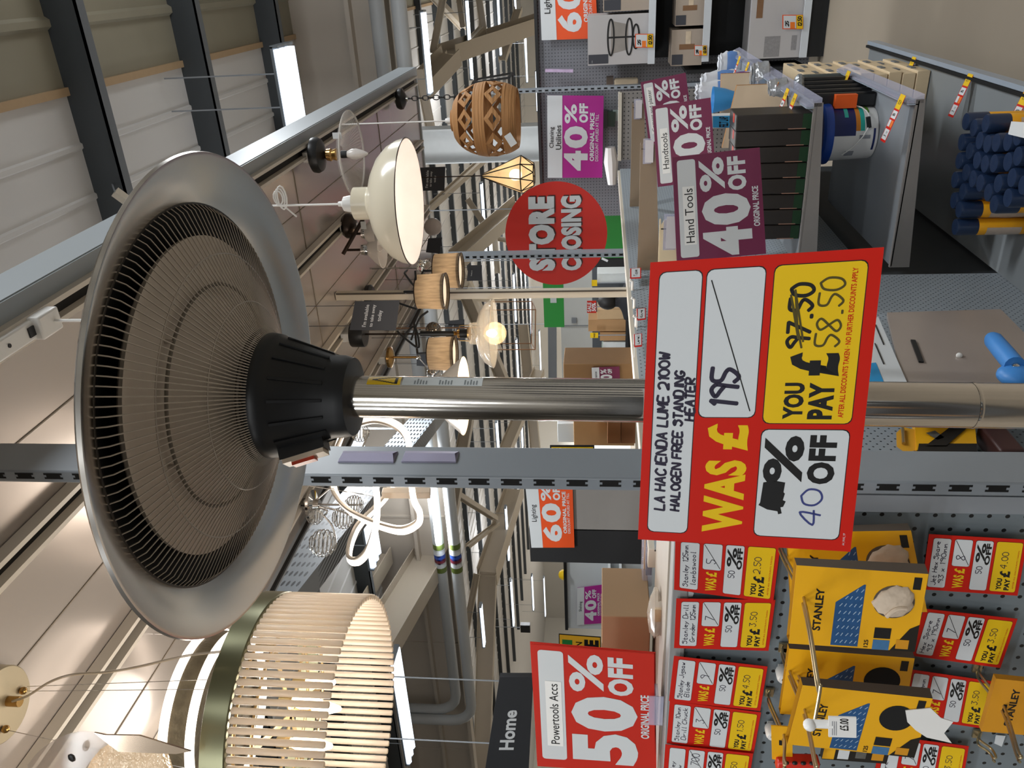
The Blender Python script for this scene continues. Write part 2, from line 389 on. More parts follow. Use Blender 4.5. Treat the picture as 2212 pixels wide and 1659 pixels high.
# steel frames of the hall
STEEL = mat('cream frame steel', '#b5aa99', .5, 0, .05, 1)
def girder(a, b, w, h, name):
    """rolled I section between two points"""
    global k
    m = MB(); a, b = V(a), V(b); d = (b - a).normalized(); r = d.cross(V((0, 0, 1))).normalized(); u = r.cross(d)
    m.bar(a, b, .012, h, STEEL); m.bar(a + u * h / 2, b + u * h / 2, w, .014, STEEL); m.bar(a - u * h / 2, b - u * h / 2, w, .014, STEEL)
    k += 1; struct(m, 'trim_%d' % k)
for (X0, Y0, X1, Y1, d0, d1, w, h) in ((1190, 40, 966, 116, 17, 14, .3, .35), (975, 119, 903, 195, 13.5, 13, .3, .35), (960, -20, 935, 115, 13, 13.6, .08, .1), (1032, -20, 1052, 112, 15, 15.4, .1, .1), (1112, 1057, 1052, 1245, 22, 19, .5, .45),
                                      (1054, 1235, 1040, 1700, 19, 21, .3, .4), (1125, 440, 985, 560, 16, 15, .3, .3), (1060, 330, 905, 470, 17, 16, .12, .12), (1010, 905, 962, 1185, 15, 14.5, .22, .2), (985, 560, 1075, 760, 18, 19, .2, .2),
                                      (935, 1195, 800, 1420, 12.3, 10.5, .3, .5), (812, 1195, 730, 1330, 12.2, 11, .3, .5), (1130, 700, 1160, 1000, 26, 27, .3, .3), (1165, 800, 1080, 1000, 24, 22, .3, .3), (905, 150, 940, 330, 12, 12.6, .1, .12), (925, -20, 1000, 60, 14, 16, .1, .12), (1000, 60, 990, -10, 15, 15, .06, .08), (985, 118, 1040, 60, 14.5, 15, .07, .08), (920, 185, 960, 110, 13.4, 13.8, .06, .08), (1085, 130, 1120, 20, 20, 21, .15, .18), (1060, 505, 1010, 430, 16, 16, .08, .1), (1100, 520, 1020, 505, 18, 18, .07, .08), (1065, 470, 1075, 590, 17, 18, .08, .1), (960, 640, 1090, 650, 16, 18, .1, .12), (1070, 1120, 975, 1060, 18, 15, .1, .12), (1010, 1180, 1075, 1130, 17, 18, .08, .1), (1030, 1240, 1000, 1400, 17, 17, .1, .12), (1000, 620, 1120, 900, 15, 17, .2, .2)):
    girder(pl(X0, Y0, 'd', d0), pl(X1, Y1, 'd', d1), w, h, 'x')
# two pale ducts running below the bulkhead, turning up at the far end
DUCT = mat('pale duct', '#b9bdbf', .4, 0, .03, 2)
for j, (y, z) in enumerate(((9.15, 3.93), (9.0, 3.66))):
    t = thing('duct', ('upper' if j == 0 else 'lower') + ' pale grey pipe of the pair below the beige bulkhead', 'pipe', (-4, y, z - .08), 'pale pipes under the roof')
    xe = pl(1002, 1535 + 22 * j, 'y', y).x
    p = [V((3.5, y, z)), V((xe + .35, y, z))] + [V((xe + .35 - .35 * sin(a), y, z + .35 - .35 * cos(a))) for a in (.4, .8, 1.2, 1.57)] + [V((xe, y, 4.86))]
    m = MB(); m.tube(p, .082, DUCT, 14); build(m, 'pipe', t)
    m = MB(); q = pl(952 + 46 * j, 1203, 'y', y).x
    for dx, c in ((.22, '#5c6b2e'), (.1, '#c9ced2'), (.03, '#2b4aa0'), (-.04, '#6a2030'), (-.11, '#c9ced2'), (-.2, '#5c6b2e')):
        m.lathe([(.0845, -.045), (.0845, .045)], mat('tape ' + c, c), 14, M=Matrix.Translation(V((q + dx, y, z))) @ Matrix.Rotation(pi / 2, 4, 'Y'))
    build(m, 'marker_tape', t, label='green and blue banded marker tape')
m = MB(); a, b = pl(572, 1318, 'd', 4.3), pl(930, 890, 'd', 8.2)
PT = perforated('perforated tray steel', '#8d9399', .03, .03, .008, .008, ('X', 'Z'))
m.bar(a, b, .02, .3, PT); m.bar(a - V((0, 0, .15)), b - V((0, 0, .15)), .14, .01, PT)
for f_ in (.15, .5, .85): e_ = a + (b - a) * f_; m.bar(e_ + V((0, 0, .12)), V((e_.x, e_.y, RZ - .04)), .012, .012, GREY)
build(m, 'cable_tray', None, 'grey perforated steel tray slung under the roof behind the swirl lamp', 'cable tray')
m = MB(); a, b = pl(248, 414, 'z', 4.72), pl(300, 452, 'z', 4.62); m.bar(a, b, .05, .05, CREAM); m.bar(a, V((a.x, a.y + .4, RZ - .02)), .01, .01, GREY); build(m, 'roof_bracket', None, 'short pale steel bracket stub hanging from the roof purlin beside the dish', 'bracket')
# strip lights in view
HOUS = mat('strip light housing', '#7d868e', .4, 0, .02, 8)
def strip_light(X0, Y0, X1, Y1, z, label, w=.16, k_=1):
    a, b = pl(X0, Y0, 'z', z), pl(X1, Y1, 'z', z); c = (a + b) / 2; b2 = V((b.x, a.y * .5 + b.y * .5, z)); a2 = V((a.x, a.y * .5 + b.y * .5, z))
    t = thing('strip_light', label, 'ceiling light', (c.x, c.y, z), 'strip lights of the hall')
    m = MB(); m.bar(a2, b2, w, .02, HOUS)
    for q, s_ in ((a2, 1), (b2, -1)): m.box((q.x, q.y, z - .02), (.02, w, .06), HOUS)
    m.tube([a2 + V((-.2, 0, 0)), V((a2.x - .2, a2.y, RZ - .04))], .006, GREY, 5); m.tube([b2 + V((.2, 0, 0)), V((b2.x + .2, b2.y, RZ - .04))], .006, GREY, 5)
    build(m, 'housing', t)
    m = MB()
    for s_ in ((-.36, 0, .36) if k_ == 1 else (-.25, .25)): m.tube([a2 + V((-.02, s_ * w, -.03)), b2 + V((.02, s_ * w, -.03))], w * .13, COOL, 8)
    build(m, 'tube_lamps', t)
SLIT = [(600, 98, 637, 287, 4.0, 'white three tube strip light hanging just above the canopy fascia', .34), (905, 25, 930, 200, 4.0, 'bright strip light ending behind the chain of the woven shade', .2), (1003, 0, 1018, 170, 4.0, 'bright strip light second in the row beyond the woven shade'), (1069, -20, 1082, 118, 4.0, 'strip light third in the row beyond the woven shade'),
        (1109, -20, 1115, 90, 4.0, 'strip light fourth in the row beyond the woven shade'), (1131, 80, 1139, 175, 4.0, 'small far strip light beside the top of the 40% cleaning board'), (1155, 155, 1160, 238, 4.0, 'tiny far strip light just over the lighting shelf'), (1034, 400, 1050, 545, 4.0, 'strip light between cage pendant and slotted upright'),
        (1107, 590, 1112, 695, 4.0, 'strip light seen through the copper wire frame'), (1142, 635, 1147, 718, 4.0, 'strip light just above the green hanging sign'), (1162, 722, 1168, 790, 4.0, 'tiny strip light in front of the white far wall'), (1110, 745, 1121, 818, 4.0, 'strip light below the ribbed glass pendant beside the steel pole'),
        (1090, 1093, 1097, 1210, 4.0, 'strip light crossing the cream steel frame'), (1101, 1254, 1108, 1348, 4.0, 'strip light next to the dark smoke vent'), (1147, 1243, 1151, 1315, 4.0, 'far strip light above the white shelving end'), (1035, 1310, 1044, 1390, 4.0, 'strip light beyond the end of the pale pipes'), (1172, 1260, 1178, 1316, 4.0, 'farthest strip light over the shelving board'),
        (850, 1405, 880, 1640, 4.0, 'strip light showing below the glass rod chandelier', .3), (755, 925, 808, 1205, 4.0, 'strip light behind the glowing swirl lamp', .3), (1068, 918, 1076, 962, 4.0, 'strip light between pole and upright', .16), (1123, 905, 1128, 962, 4.0, 'slim strip light between pole and upright, lower one', .16)]
for q in SLIT: strip_light(*q[:6], w=q[6] if len(q) > 6 else .16)
# ------------------------------------------------------------------ standing heater
BRUSH = mat('brushed stainless steel', '#e4dfd8', .13, 1, .02, 6)
BRUSHR = mat('brushed reflector rim', '#dcd7d0', .22, 1, .01, 14, aniso=(1, 1, 1))
REFL = mat('reflector plate', '#d2c8bc', .5, .3, .05, 20)
REFD = mat('black inner wall', '#0d0f10', .7, 0, .05, 20)
WIRE = mat('guard wire', '#bdb5ac', .4, .7, .05, 20)
D0 = .83; ZR = 1.995
hc = V((-sy, cy, 0)) * D0; hc = hc + RT * ((829.5 - 853) / F * (D0 * cp + (ZR - 1.6) * sp)); hc.z = 0
HT = Matrix.Translation(V((0, 0, ZR))) @ Matrix.Rotation(radians(.7), 4, FW) @ Matrix.Translation(V((0, 0, -ZR)))
HM = Matrix.Translation(hc) @ HT
ht = thing('standing_heater', 'tall stainless steel standing heater with a wide round dish head', 'heater', HM)
def hb(mb, name, label=None, parent=None, angle=35): return build(mb, name, parent or ht, label, world=False, angle=angle)
m = MB(); m.lathe([(0, 0), (.22, 0), (.225, .02), (.2, .045), (.05, .07), (.024, .075), (.024, .12), (0, .12)], BLACK, 40); hb(m, 'base')
m = MB(); m.lathe([(0, .1), (.0222, .1), (.0222, ZR - .12), (0, ZR - .12)], BRUSH, 40)
for z in (1.24,): m.lathe([(.0225, z), (.0228, z + .002), (.0225, z + .004)], BRUSH, 32)
pole = hb(m, 'pole')
z = ZR
m = MB(); prof = [(0, z - .138), (.027, z - .139), (.041, z - .137), (.0435, z - .128), (.044, z - .118), (.062, z - .062), (.0655, z - .058), (.067, z - .048), (.066, z - .043), (.055, z - .04), (0, z - .04)]
m.lathe(prof, BLACK, 64)
for j in range(16):             # moulded ribs down the cone
    a = 2 * pi * j / 16; e = V((cos(a), sin(a), 0))
    m.bar(e * .0445 + V((0, 0, z - .116)), e * .0612 + V((0, 0, z - .066)), .003, .003, BLACK)
a = atan2(-RT.y - .5 * FW.y, -RT.x - .5 * FW.x)
collar = hb(m, 'collar', 'black ribbed plastic collar')
sw = MB(); a = atan2((-RT * .9 - FW * .25).y, (-RT * .9 - FW * .25).x); e = V((cos(a), sin(a), 0)); n = V((-sin(a), cos(a), 0)); zc = z - .088
d = (e * .0612 - e * .0445 + V((0, 0, .05))).normalized(); o_ = d.cross(n) * -1
B = Matrix.Identity(4); B.col[0][:3] = n; B.col[1][:3] = d; B.col[2][:3] = n.cross(d); B.col[3][:3] = e * .056 + V((0, 0, zc))
sw.box((0, 0, .001), (.022, .048, .014), BLACK, B); sw.box((0, 0, .0095), (.02, .044, .006), mat('switch bezel', '#cbb9a4', .3), B)
s1 = hb(sw, 'switch', 'white rocker switch with a red key')
sw = MB(); sw.box((0, .002, .0135), (.012, .024, .005), mat('red switch key', '#b23a22', .3), B); hb(sw, 'switch_key', parent=s1)
m = MB()                        # dish: sloped brushed flange, rolled lip, back shell
m.lathe([(.2005, z + .0245), (.2015, z + .0225), (.247, z + .0005), (.2505, z + .0005), (.2515, z + .004), (.249, z + .007), (.2035, z + .03)], BRUSHR, 128)
hb(m, 'dish_flange')
m = MB(); m.lathe([(.249, z + .007), (.2, z + .034), (.15, z + .062), (.03, z + .074), (0, z + .074)], BRUSH, 96); hb(m, 'dish_shell')
m = MB(); m.lathe([(.2003, z + .024), (.19, z + .034), (.15, z + .048), (.05, z + .052)], REFD, 96); m.lathe([(.164, z + .026), (.168, z + .022), (.1685, z + .018), (.165, z + .0165), (.105, z + .013), (.05, z - .03), (0, z - .03)], REFL, 96); hb(m, 'reflector')
m = MB(); m.tube([(cos(q * pi / 36) * .118, sin(q * pi / 36) * .118, z + .006) for q in range(72)], .0018, mat('heating element', '#7d766c', .5, .3), 8, True)
for j in range(6):
    a = j * pi / 3 + .4; m.bar((cos(a) * .118, sin(a) * .118, z + .006), (cos(a) * .12, sin(a) * .12, z + .018), .004, .003, WIRE)
hb(m, 'heating_element')
m = MB()                        # wire guard: radial wires falling from the flange to the collar, with hoops
NW = 144
for j in range(NW):
    a = 2 * pi * j / NW; e = V((cos(a), sin(a), 0))
    m.tube([e * .201 + V((0, 0, z + .024)), e * .194 + V((0, 0, z + .016)), e * .135 + V((0, 0, z - .008)), e * .075 + V((0, 0, z - .037)), e * .066 + V((0, 0, z - .048))], .0007, WIRE, 5)
for r_, zz, w in ((.201, .024, .0022), (.15, -.002, .0008), (.1, -.025, .0008), (.07, -.04, .0022)):
    m.tube([(cos(q * pi / 48) * r_, sin(q * pi / 48) * r_, z + zz) for q in range(96)], w, WIRE if w < .002 else mat('guard hoop', '#4a4642', .4, .7), 6, True)
hb(m, 'wire_guard')
def curved(mb, mtl, z0, z1, a0, a1, r=.02245, n=8):
    vs = []; fs = []
    for i in range(n + 1):
        a = a0 + (a1 - a0) * i / n; vs += [(cos(a) * r, sin(a) * r, z0), (cos(a) * r, sin(a) * r, z1)]
    fs = [[2 * i, 2 * i + 2, 2 * i + 3, 2 * i + 1] for i in range(n)]; mb.add(vs, fs, mtl, True)
ar = atan2((RT * .80 - FW * .6).y, (RT * .80 - FW * .6).x)
m = MB(); curved(m, mat('warning yellow', '#e8bf12', .4), z - .19, z - .155, ar - .3, ar + .3); curved(m, INK, z - .187, z - .184, ar - .26, ar + .2, .0226)
for q in range(8): curved(m, INK, z - .184 + q * .003, z - .181 + q * .003, ar - .24 + q * .03, ar - .18 + q * .03, .0226, 2); curved(m, INK, z - .184 + q * .003, z - .181 + q * .003, ar + .2 - q * .03, ar + .26 - q * .03, .0226, 2)
hb(m, 'warning_label', 'yellow and black warning sticker')
m = MB(); curved(m, mat('silver sticker', '#c3c8c8', .35), z - .275, z - .192, ar - .32, ar + .3)
for q in range(3):
    for w in range(5): curved(m, mat('sticker print', '#777d7f', .5), z - .27 + q * .026 + w * .003, z - .2685 + q * .026 + w * .003, ar - .26, ar - .05 + .2 * random.random(), .0226, 3)
hb(m, 'rating_label', 'silver rating sticker with small grey print')
# ------------------------------------------------------------------ handwritten price sheet on the pole
s = Sheet(pl(1378, 1165, 'd', .836), pl(1405, 567, 'd', .755), pl(1910, 534, 'd', .727), pl(1837, 1192, 'd', .812), .0006, WHITE, RED, .00015)
s.frame_rect(.036, .045, .964, .232, WHITE, INK, 1, .03)
s.frame_rect(.468, .255, .964, .508, WHITE, INK, 1, .03)
s.frame_rect(.042, .548, .425, .938, WHITE, INK, 1, .03)
s.frame_rect(.448, .548, .964, .94, YEL, INK, 1, .03)
s.pen('LA HACIENDA LUME 2100W', .12, .072, .70, .118, .0024, PENI, rise=.012)
s.pen('HALOGEN FREE STANDING', .12, .148, .635, .188, .0024, PENI, rise=.012)
s.pen('HEATER', .455, .193, .61, .232, .0024, PENI, rise=.006)
s.text('WAS', .045, .30, .315, .49, YEL, 1, .045); s.text('£', .35, .30, .445, .49, YEL, 1, .04)
s.pen('195', .495, .305, .645, .425, .0042, PENI)
s.line([(.93 * s.w, .275 * s.h), (.49 * s.w, .485 * s.h)], .0011, INK)
s.text('YOU', .462, .632, .585, .722, INK, 3, .05); s.text('PAY', .462, .742, .585, .852, INK, 3, .05); s.text('£', .605, .645, .685, .865, INK, 3, .045)
s.pen('97.50', .695, .625, .91, .722, .0034, INK, rise=.0)
s.line([(.70 * s.w, .690 * s.h), (.87 * s.w, .625 * s.h), (.73 * s.w, .672 * s.h), (.885 * s.w, .642 * s.h), (.72 * s.w, .695 * s.h)], .0019, OLIVEI, 4)
s.pen('58.50', .70, .748, .925, .852, .0022, OLIVEI)
s.text('AFTER ALL DISCOUNTS TAKEN · NO FURTHER DISCOUNTS APPLY', .468, .878, .945, .902, RED, 3, .02)
P_ = [(.155, .558), (.165, .565), (.238, .572), (.246, .62), (.24, .672), (.205, .668), (.20, .675), (.176, .668), (.172, .682), (.152, .672), (.15, .66), (.128, .668), (.124, .652), (.135, .648), (.14, .6)]
s.poly([(a * s.w, b * s.h) for a, b in P_], INK, 3)
s.text('%', .235, .565, .405, .745, INK, 3, .028); s.text('OFF', .238, .765, .408, .89, INK, 3, .05)
s.pen('40', .088, .75, .232, .845, .0021, BLUEI)
s.text('A4_WAS_YP', .022, .958, .066, .97, WHITE, 1)
s.done('price_sheet', 'large red edged price sheet with handwriting taped to the heater pole', 'price sign')

# ------------------------------------------------------------------ end bay: uprights, punched panel, top shelf
YP = 1.035; ZT = 1.5
PEG = perforated('punched panel paint', '#6f787d', .0254, .0254, .0034, .0034, ('X', 'Z'), rough=.4)
PEG2 = perforated('punched back panel paint', '#9aa3aa', .025, .0125, .0027, .0027, ('Y', 'Z'), True, .45, '#3d4348')
def slots(mb, x, y, z0, z1, pitch, w, h, n=(0, -1, 0)):
    zz = z0
    while zz < z1:
        p = [(-w / 2, 0), (w / 2, 0), (w / 2, h), (w / 2 * .2, h), (w / 2 * .2, h - .004), (-w / 2 * .2, h - .004), (-w / 2 * .2, h), (-w / 2, h)]
        # keyhole slot with a small nib at each end, cut into the face
        q = [V((x - w / 2, y, zz)), V((x - .0022, y, zz)), V((x - .0022, y, zz + .004)), V((x + .0022, y, zz + .004)), V((x + .0022, y, zz)), V((x + w / 2, y, zz)),
             V((x + w / 2, y, zz + h)), V((x + .0022, y, zz + h)), V((x + .0022, y, zz + h - .004)), V((x - .0022, y, zz + h - .004)), V((x - .0022, y, zz + h)), V((x - w / 2, y, zz + h))]
        mb.add(q, [list(range(12))], HOLE); zz += pitch
def upright(x, y, z0, z1, w, d, label, m_=POST, pitch=.05, group='slotted uprights', both=False):
    t = thing('slotted_upright', label, 'shelf upright', (x, y, z0), group)
    m = MB(); m.box((x, y + d / 2, (z0 + z1) / 2), (w, d, z1 - z0), m_); build(m, 'post', t, bevel=.003)
    m = MB(); slots(m, x + .002, y - .0006, z0 + .02, z1 - .05, pitch, w * .48, pitch * .64); build(m, 'slot_row', t, label='row of black keyhole slots')
    return t
xl, xr = pl(1100, 1057.5, 'y', YP - .012).x, pl(1100, 963, 'y', YP + .075).x
ub = pl(1100, 1030, 'y', YP - .012).x
up1 = upright((xl + ub) / 2, YP - .012, 0, 2.638, ub - xl, .086, 'thick grey slotted upright standing directly behind the heater pole', group=None)
for q, (X0, X1) in enumerate(((742, 850), (876, 985))):
    t = thing('sign_clip', ('upper' if q == 0 else 'lower') + ' lilac plastic clip stuck on the thick grey upright', 'clip', pl(X1, 987, 'x', ub), 'clips on the thick upright')
    a, b = pl(X0, 975, 'x', ub + .001), pl(X1, 999, 'x', ub + .001)
    LIL = mat('lilac plastic', '#a9a6bf', .3)
    m = MB(); x_ = ub
    m.hexa([V((x_, a.y, b.z)), V((x_ + .002, a.y, b.z)), V((x_ + .002, b.y, b.z)), V((x_, b.y, b.z)), V((x_, a.y, a.z)), V((x_ + .002, a.y, a.z)), V((x_ + .002, b.y, a.z)), V((x_, b.y, a.z))], LIL)
    build(m, 'back_strip', t)
    m = MB(); ym = (a.y + b.y) / 2
    m.add([V((x_ + .002, a.y, a.z)), V((x_ + .002, a.y, b.z)), V((x_ + .008, ym, b.z + .004)), V((x_ + .008, ym, a.z - .004)), V((x_ + .0025, b.y, b.z)), V((x_ + .0025, b.y, a.z))], [[0, 1, 2, 3], [3, 2, 4, 5]], LIL)
    build(m, 'lip', t)
# punched panel with its top shelf
t = thing('pegboard_bay', 'grey punched steel end panel carrying the hooks, packets and price tags', 'pegboard', (-1.15, YP, 0))
zt = pl(1458, 1163, 'y', YP).z
m = MB(); m.box(((xl - 1.75) / 2 - .004, YP + .006, zt / 2), (1.75 + xl - .008, .008, zt), PEG); build(m, 'punched_panel', t)
m = MB(); m.box((xl - .02, YP - .002, zt / 2), (.03, .008, zt), GREY); build(m, 'edge_strip', t)
TOPM = mat('shelf top paint', '#8e8d8c', .5, 0, .05, 5)
m = MB(); m.box(((xl - 1.75) / 2 - .004, YP + .02, zt - .012), (1.75 + xl - .008, .05, .026), TOPM); build(m, 'top_rail', t, bevel=.002)
m = MB(); m.box(((xl - 1.75) / 2 - .004, YP + .17, zt - .002), (1.75 + xl - .008, .25, .012), mat('top shelf paint', '#a3988a', .5)); build(m, 'top_shelf', t, label='cream lit top shelf')
# back panel of the run (spine), bays along the aisle
XB, XF = -1.072, -.46
t = thing('shelf_spine', 'long grey punched back panel of the aisle shelving behind the heater', 'shelf back panel', (XB, 3, 0))
m = MB(); m.box((XB - .01, 2.155, .78), (.012, 1.61, 1.42), PEG2); build(m, 'back_panel', t)
m = MB(); m.box((XB - .01, 3.9, 1.05), (.012, 1.84, .88), PEG2); build(m, 'back_panel', t)
m = MB(); m.box((XB - .03, 3.9, .35), (.012, 1.84, .56), mat('shaded lower back panel', '#3d4145', .6)); build(m, 'lower_panel', t, label='shaded lower back panel')  # panel colour darkened for the shade under the lower shelf
m = MB(); m.box((XB - .035, 3.08, ZT - .012), (.05, 3.46, .03), CREAM); build(m, 'top_rail', t, label='cream top rail', bevel=.002)
beam_p = pl(1100, 634, 'y', 2.95)
t = thing('canopy_post', 'slim cream post rising from the shelf spine to the lamp canopy', 'post', (XB - .03, 2.95, ZT), None)
m = MB(); x0, x1 = pl(1100, 642.5, 'y', 2.95).x, pl(1100, 626, 'y', 2.95).x
m.box(((x0 + x1) / 2, 2.95, 2.075), (x1 - x0, .03, 1.15), CREAM); build(m, 'tube', t, bevel=.002)
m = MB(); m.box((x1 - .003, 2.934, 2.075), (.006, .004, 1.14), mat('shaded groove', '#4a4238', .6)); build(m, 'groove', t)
# base deck with its front lip, and the two stocked shelves of the far bay
t = thing('base_deck', 'wide grey bottom shelf deck with a raised front lip above the floor', 'shelf', (-.76, 3, 0))
DECK = mat('deck paint', '#84898c', .32, 0, .05, 2, spec=.6)
m = MB(); m.box((-.77, 2.98, .155), (.61, 3.76, .02), DECK); build(m, 'deck', t)
m = MB(); m.box((-.5, 2.98, .075), (.02, 3.7, .15), mat('plinth dark', '#2b2d2f', .6)); build(m, 'plinth', t)
RAIL = mat('ticket rail', '#9aa5b2', .25, 0, .03, 4)
m = MB()
for (ya, yb) in ((1.12, 2.96), (2.965, 4.86)): m.bar((-.452, ya, .155), (-.452, yb, .155), .018, .05, RAIL); m.bar((-.47, ya, .18), (-.47, yb, .18), .012, .012, HOLE)
build(m, 'front_lip', t, label='blue grey ticket rail')
def shelf_board(z, label, y1=4.83, y0=2.965, back=-1.05):
    t = thing('steel_shelf', label, 'shelf', ((XF + back) / 2, (y0 + y1) / 2, z - .04), 'stocked shelves of the far bay')
    m = MB(); m.box(((XF + back) / 2, (y0 + y1) / 2, z - .035), (XF - back - .01, y1 - y0, .004), GREY)
    build(m, 'tray', t)
    m = MB(); m.hexa([V((back, y0, z - .10)), V((XF, y0, z - .055)), V((XF, y0 + .012, z - .055)), V((back, y0 + .012, z - .10)), V((back, y0, z - .03)), V((XF, y0, z - .025)), V((XF, y0 + .012, z - .025)), V((back, y0 + .012, z - .03))], mat('shelf end paint', '#7f7b78', .45)); build(m, 'end_bracket', t)
    m = MB(); m.hexa([V((XF - .012, y0, z - .05)), V((XF + .016, y0, z - .05)), V((XF + .016, y1, z - .05)), V((XF - .012, y1, z - .05)), V((XF - .012, y0, z)), V((XF - .006, y0, z)), V((XF - .006, y1, z)), V((XF - .012, y1, z))], CLEAR); build(m, 'ticket_rail', t, label='clear sloping ticket rail')
    m = MB(); m.box((XF - .016, (y0 + y1) / 2, z - .018), (.004, y1 - y0, .035), RAIL); build(m, 'front_lip', t)
    return t
Z1, Z2 = .905, .575
shelf_board(Z1, 'upper steel shelf of black boxes and loose tools beyond the boards')
shelf_board(Z2, 'lower steel shelf carrying the blue lidded tub and bagged tools', 3.9)

# ------------------------------------------------------------------ price tags
def price_tag(c, y, name, was, pay, label, group):
    q = [pl(*p, 'y', y) for p in c]
    s = Sheet(*q, th=.0006, back=WHITE, face=RED, step=.0002)
    s.frame_rect(.06, .055, .94, .235, WHITE, INK, 1, .03, .003)
    s.frame_rect(.47, .275, .94, .455, WHITE, INK, 1, .03, .003)
    s.frame_rect(.06, .49, .94, .665, WHITE, INK, 1, .03, .003)
    s.frame_rect(.06, .70, .94, .962, YEL, INK, 1, .03, .003)
    L = name.split('/')
    for i, l in enumerate(L): s.pen(l, .10 + .04 * i, .085 + .075 * i, min(.9, .12 + .075 * len(l)), .135 + .075 * i, .0011, PENI, rise=.01)
    s.text('WAS', .07, .31, .31, .42, YEL, 1, .04); s.text('£', .34, .31, .43, .42, YEL, 1, .04)
    s.pen(was, .58, .31, .58 + .1 * len(was), .40, .0012, PENI); s.line([(.92 * s.w, .285 * s.h), (.5 * s.w, .445 * s.h)], .0009, INK)
    s.pen('50', .36, .53, .50, .59, .0011, PENI); s.text('%', .56, .505, .9, .60, INK, 3, .022); s.text('OFF', .52, .60, .9, .655, INK, 3, .05)
    s.text('YOU', .09, .76, .3, .815, INK, 3, .05); s.text('PAY', .09, .84, .3, .895, INK, 3, .05); s.text('£', .32, .775, .44, .885, INK, 3, .045)
    s.pen(pay, .48, .77, .48 + .075 * len(pay), .835, .0011, PENI); s.text('AFTER ALL DISCOUNTS TAKEN', .12, .925, .8, .94, RED, 3)
    return s.done('price_tag', label, 'price tag', group)
GT = 'handwritten price tags on the punched panel'
price_tag(((1456, 1274), (1459, 1163), (1686, 1177), (1670, 1302)), 1.02, 'Stanley 125mm/lambswool', '5', '2.50', 'red and yellow tag handwritten lambswool, paying 2.50, touching the price sheet', GT)
price_tag(((1456, 1400), (1461, 1293), (1675, 1296), (1660, 1406)), 1.024, 'Stanley Drill/Grinder 125mm', '7', '3.50', 'red and yellow tag handwritten drill grinder, paying 3.50', GT)
price_tag(((1445, 1514), (1456, 1417), (1658, 1440), (1642, 1536)), 1.02, 'Stanley Jigsaw/Blade', '9', '4.50', 'red and yellow tag handwritten blade, was 9 paying 4.50', GT)
price_tag(((1440, 1606), (1447, 1514), (1644, 1539), (1628, 1628)), 1.025, 'Stanley 10mm/Drill Chuck', '3', '1.50', 'red and yellow tag handwritten drill chuck, paying 1.50', GT)
price_tag(((1431, 1697), (1437.5, 1608), (1627, 1628), (1613, 1718)), 1.02, 'Stanley/Jigsaw', '700', '3.50', 'red and yellow tag with struck out 700 at the edge of the panel', GT)
price_tag(((1990, 1273), (2007, 1154), (2220, 1166), (2198, 1287)), 1.02, 'Jet Hex Spare/93 x 190mm', '8', '4.00', 'red and yellow tag, was 8 paying 4.00, below the yellow packets', GT)
price_tag(((1966, 1416), (1996, 1315), (2198, 1337), (2161, 1443)), 1.02, 'Hex Spare/93 x 190mm', '7', '3.50', 'red and yellow tag was 7 partly covered by the frontmost white bonnet packet', GT)
price_tag(((1945, 1548), (1966, 1446), (2151, 1473), (2132, 1575)), 1.02, 'Spare/93 x 190mm', '7', '3.50', 'red and yellow tag was 7 behind the torn white card of a packet', GT)
price_tag(((1885, 1690), (1905, 1588), (2093, 1612), (2075, 1715)), 1.02, 'Spare/pad', '7', '3.50', 'red and yellow tag mostly hidden at the lower edge of the panel', GT)

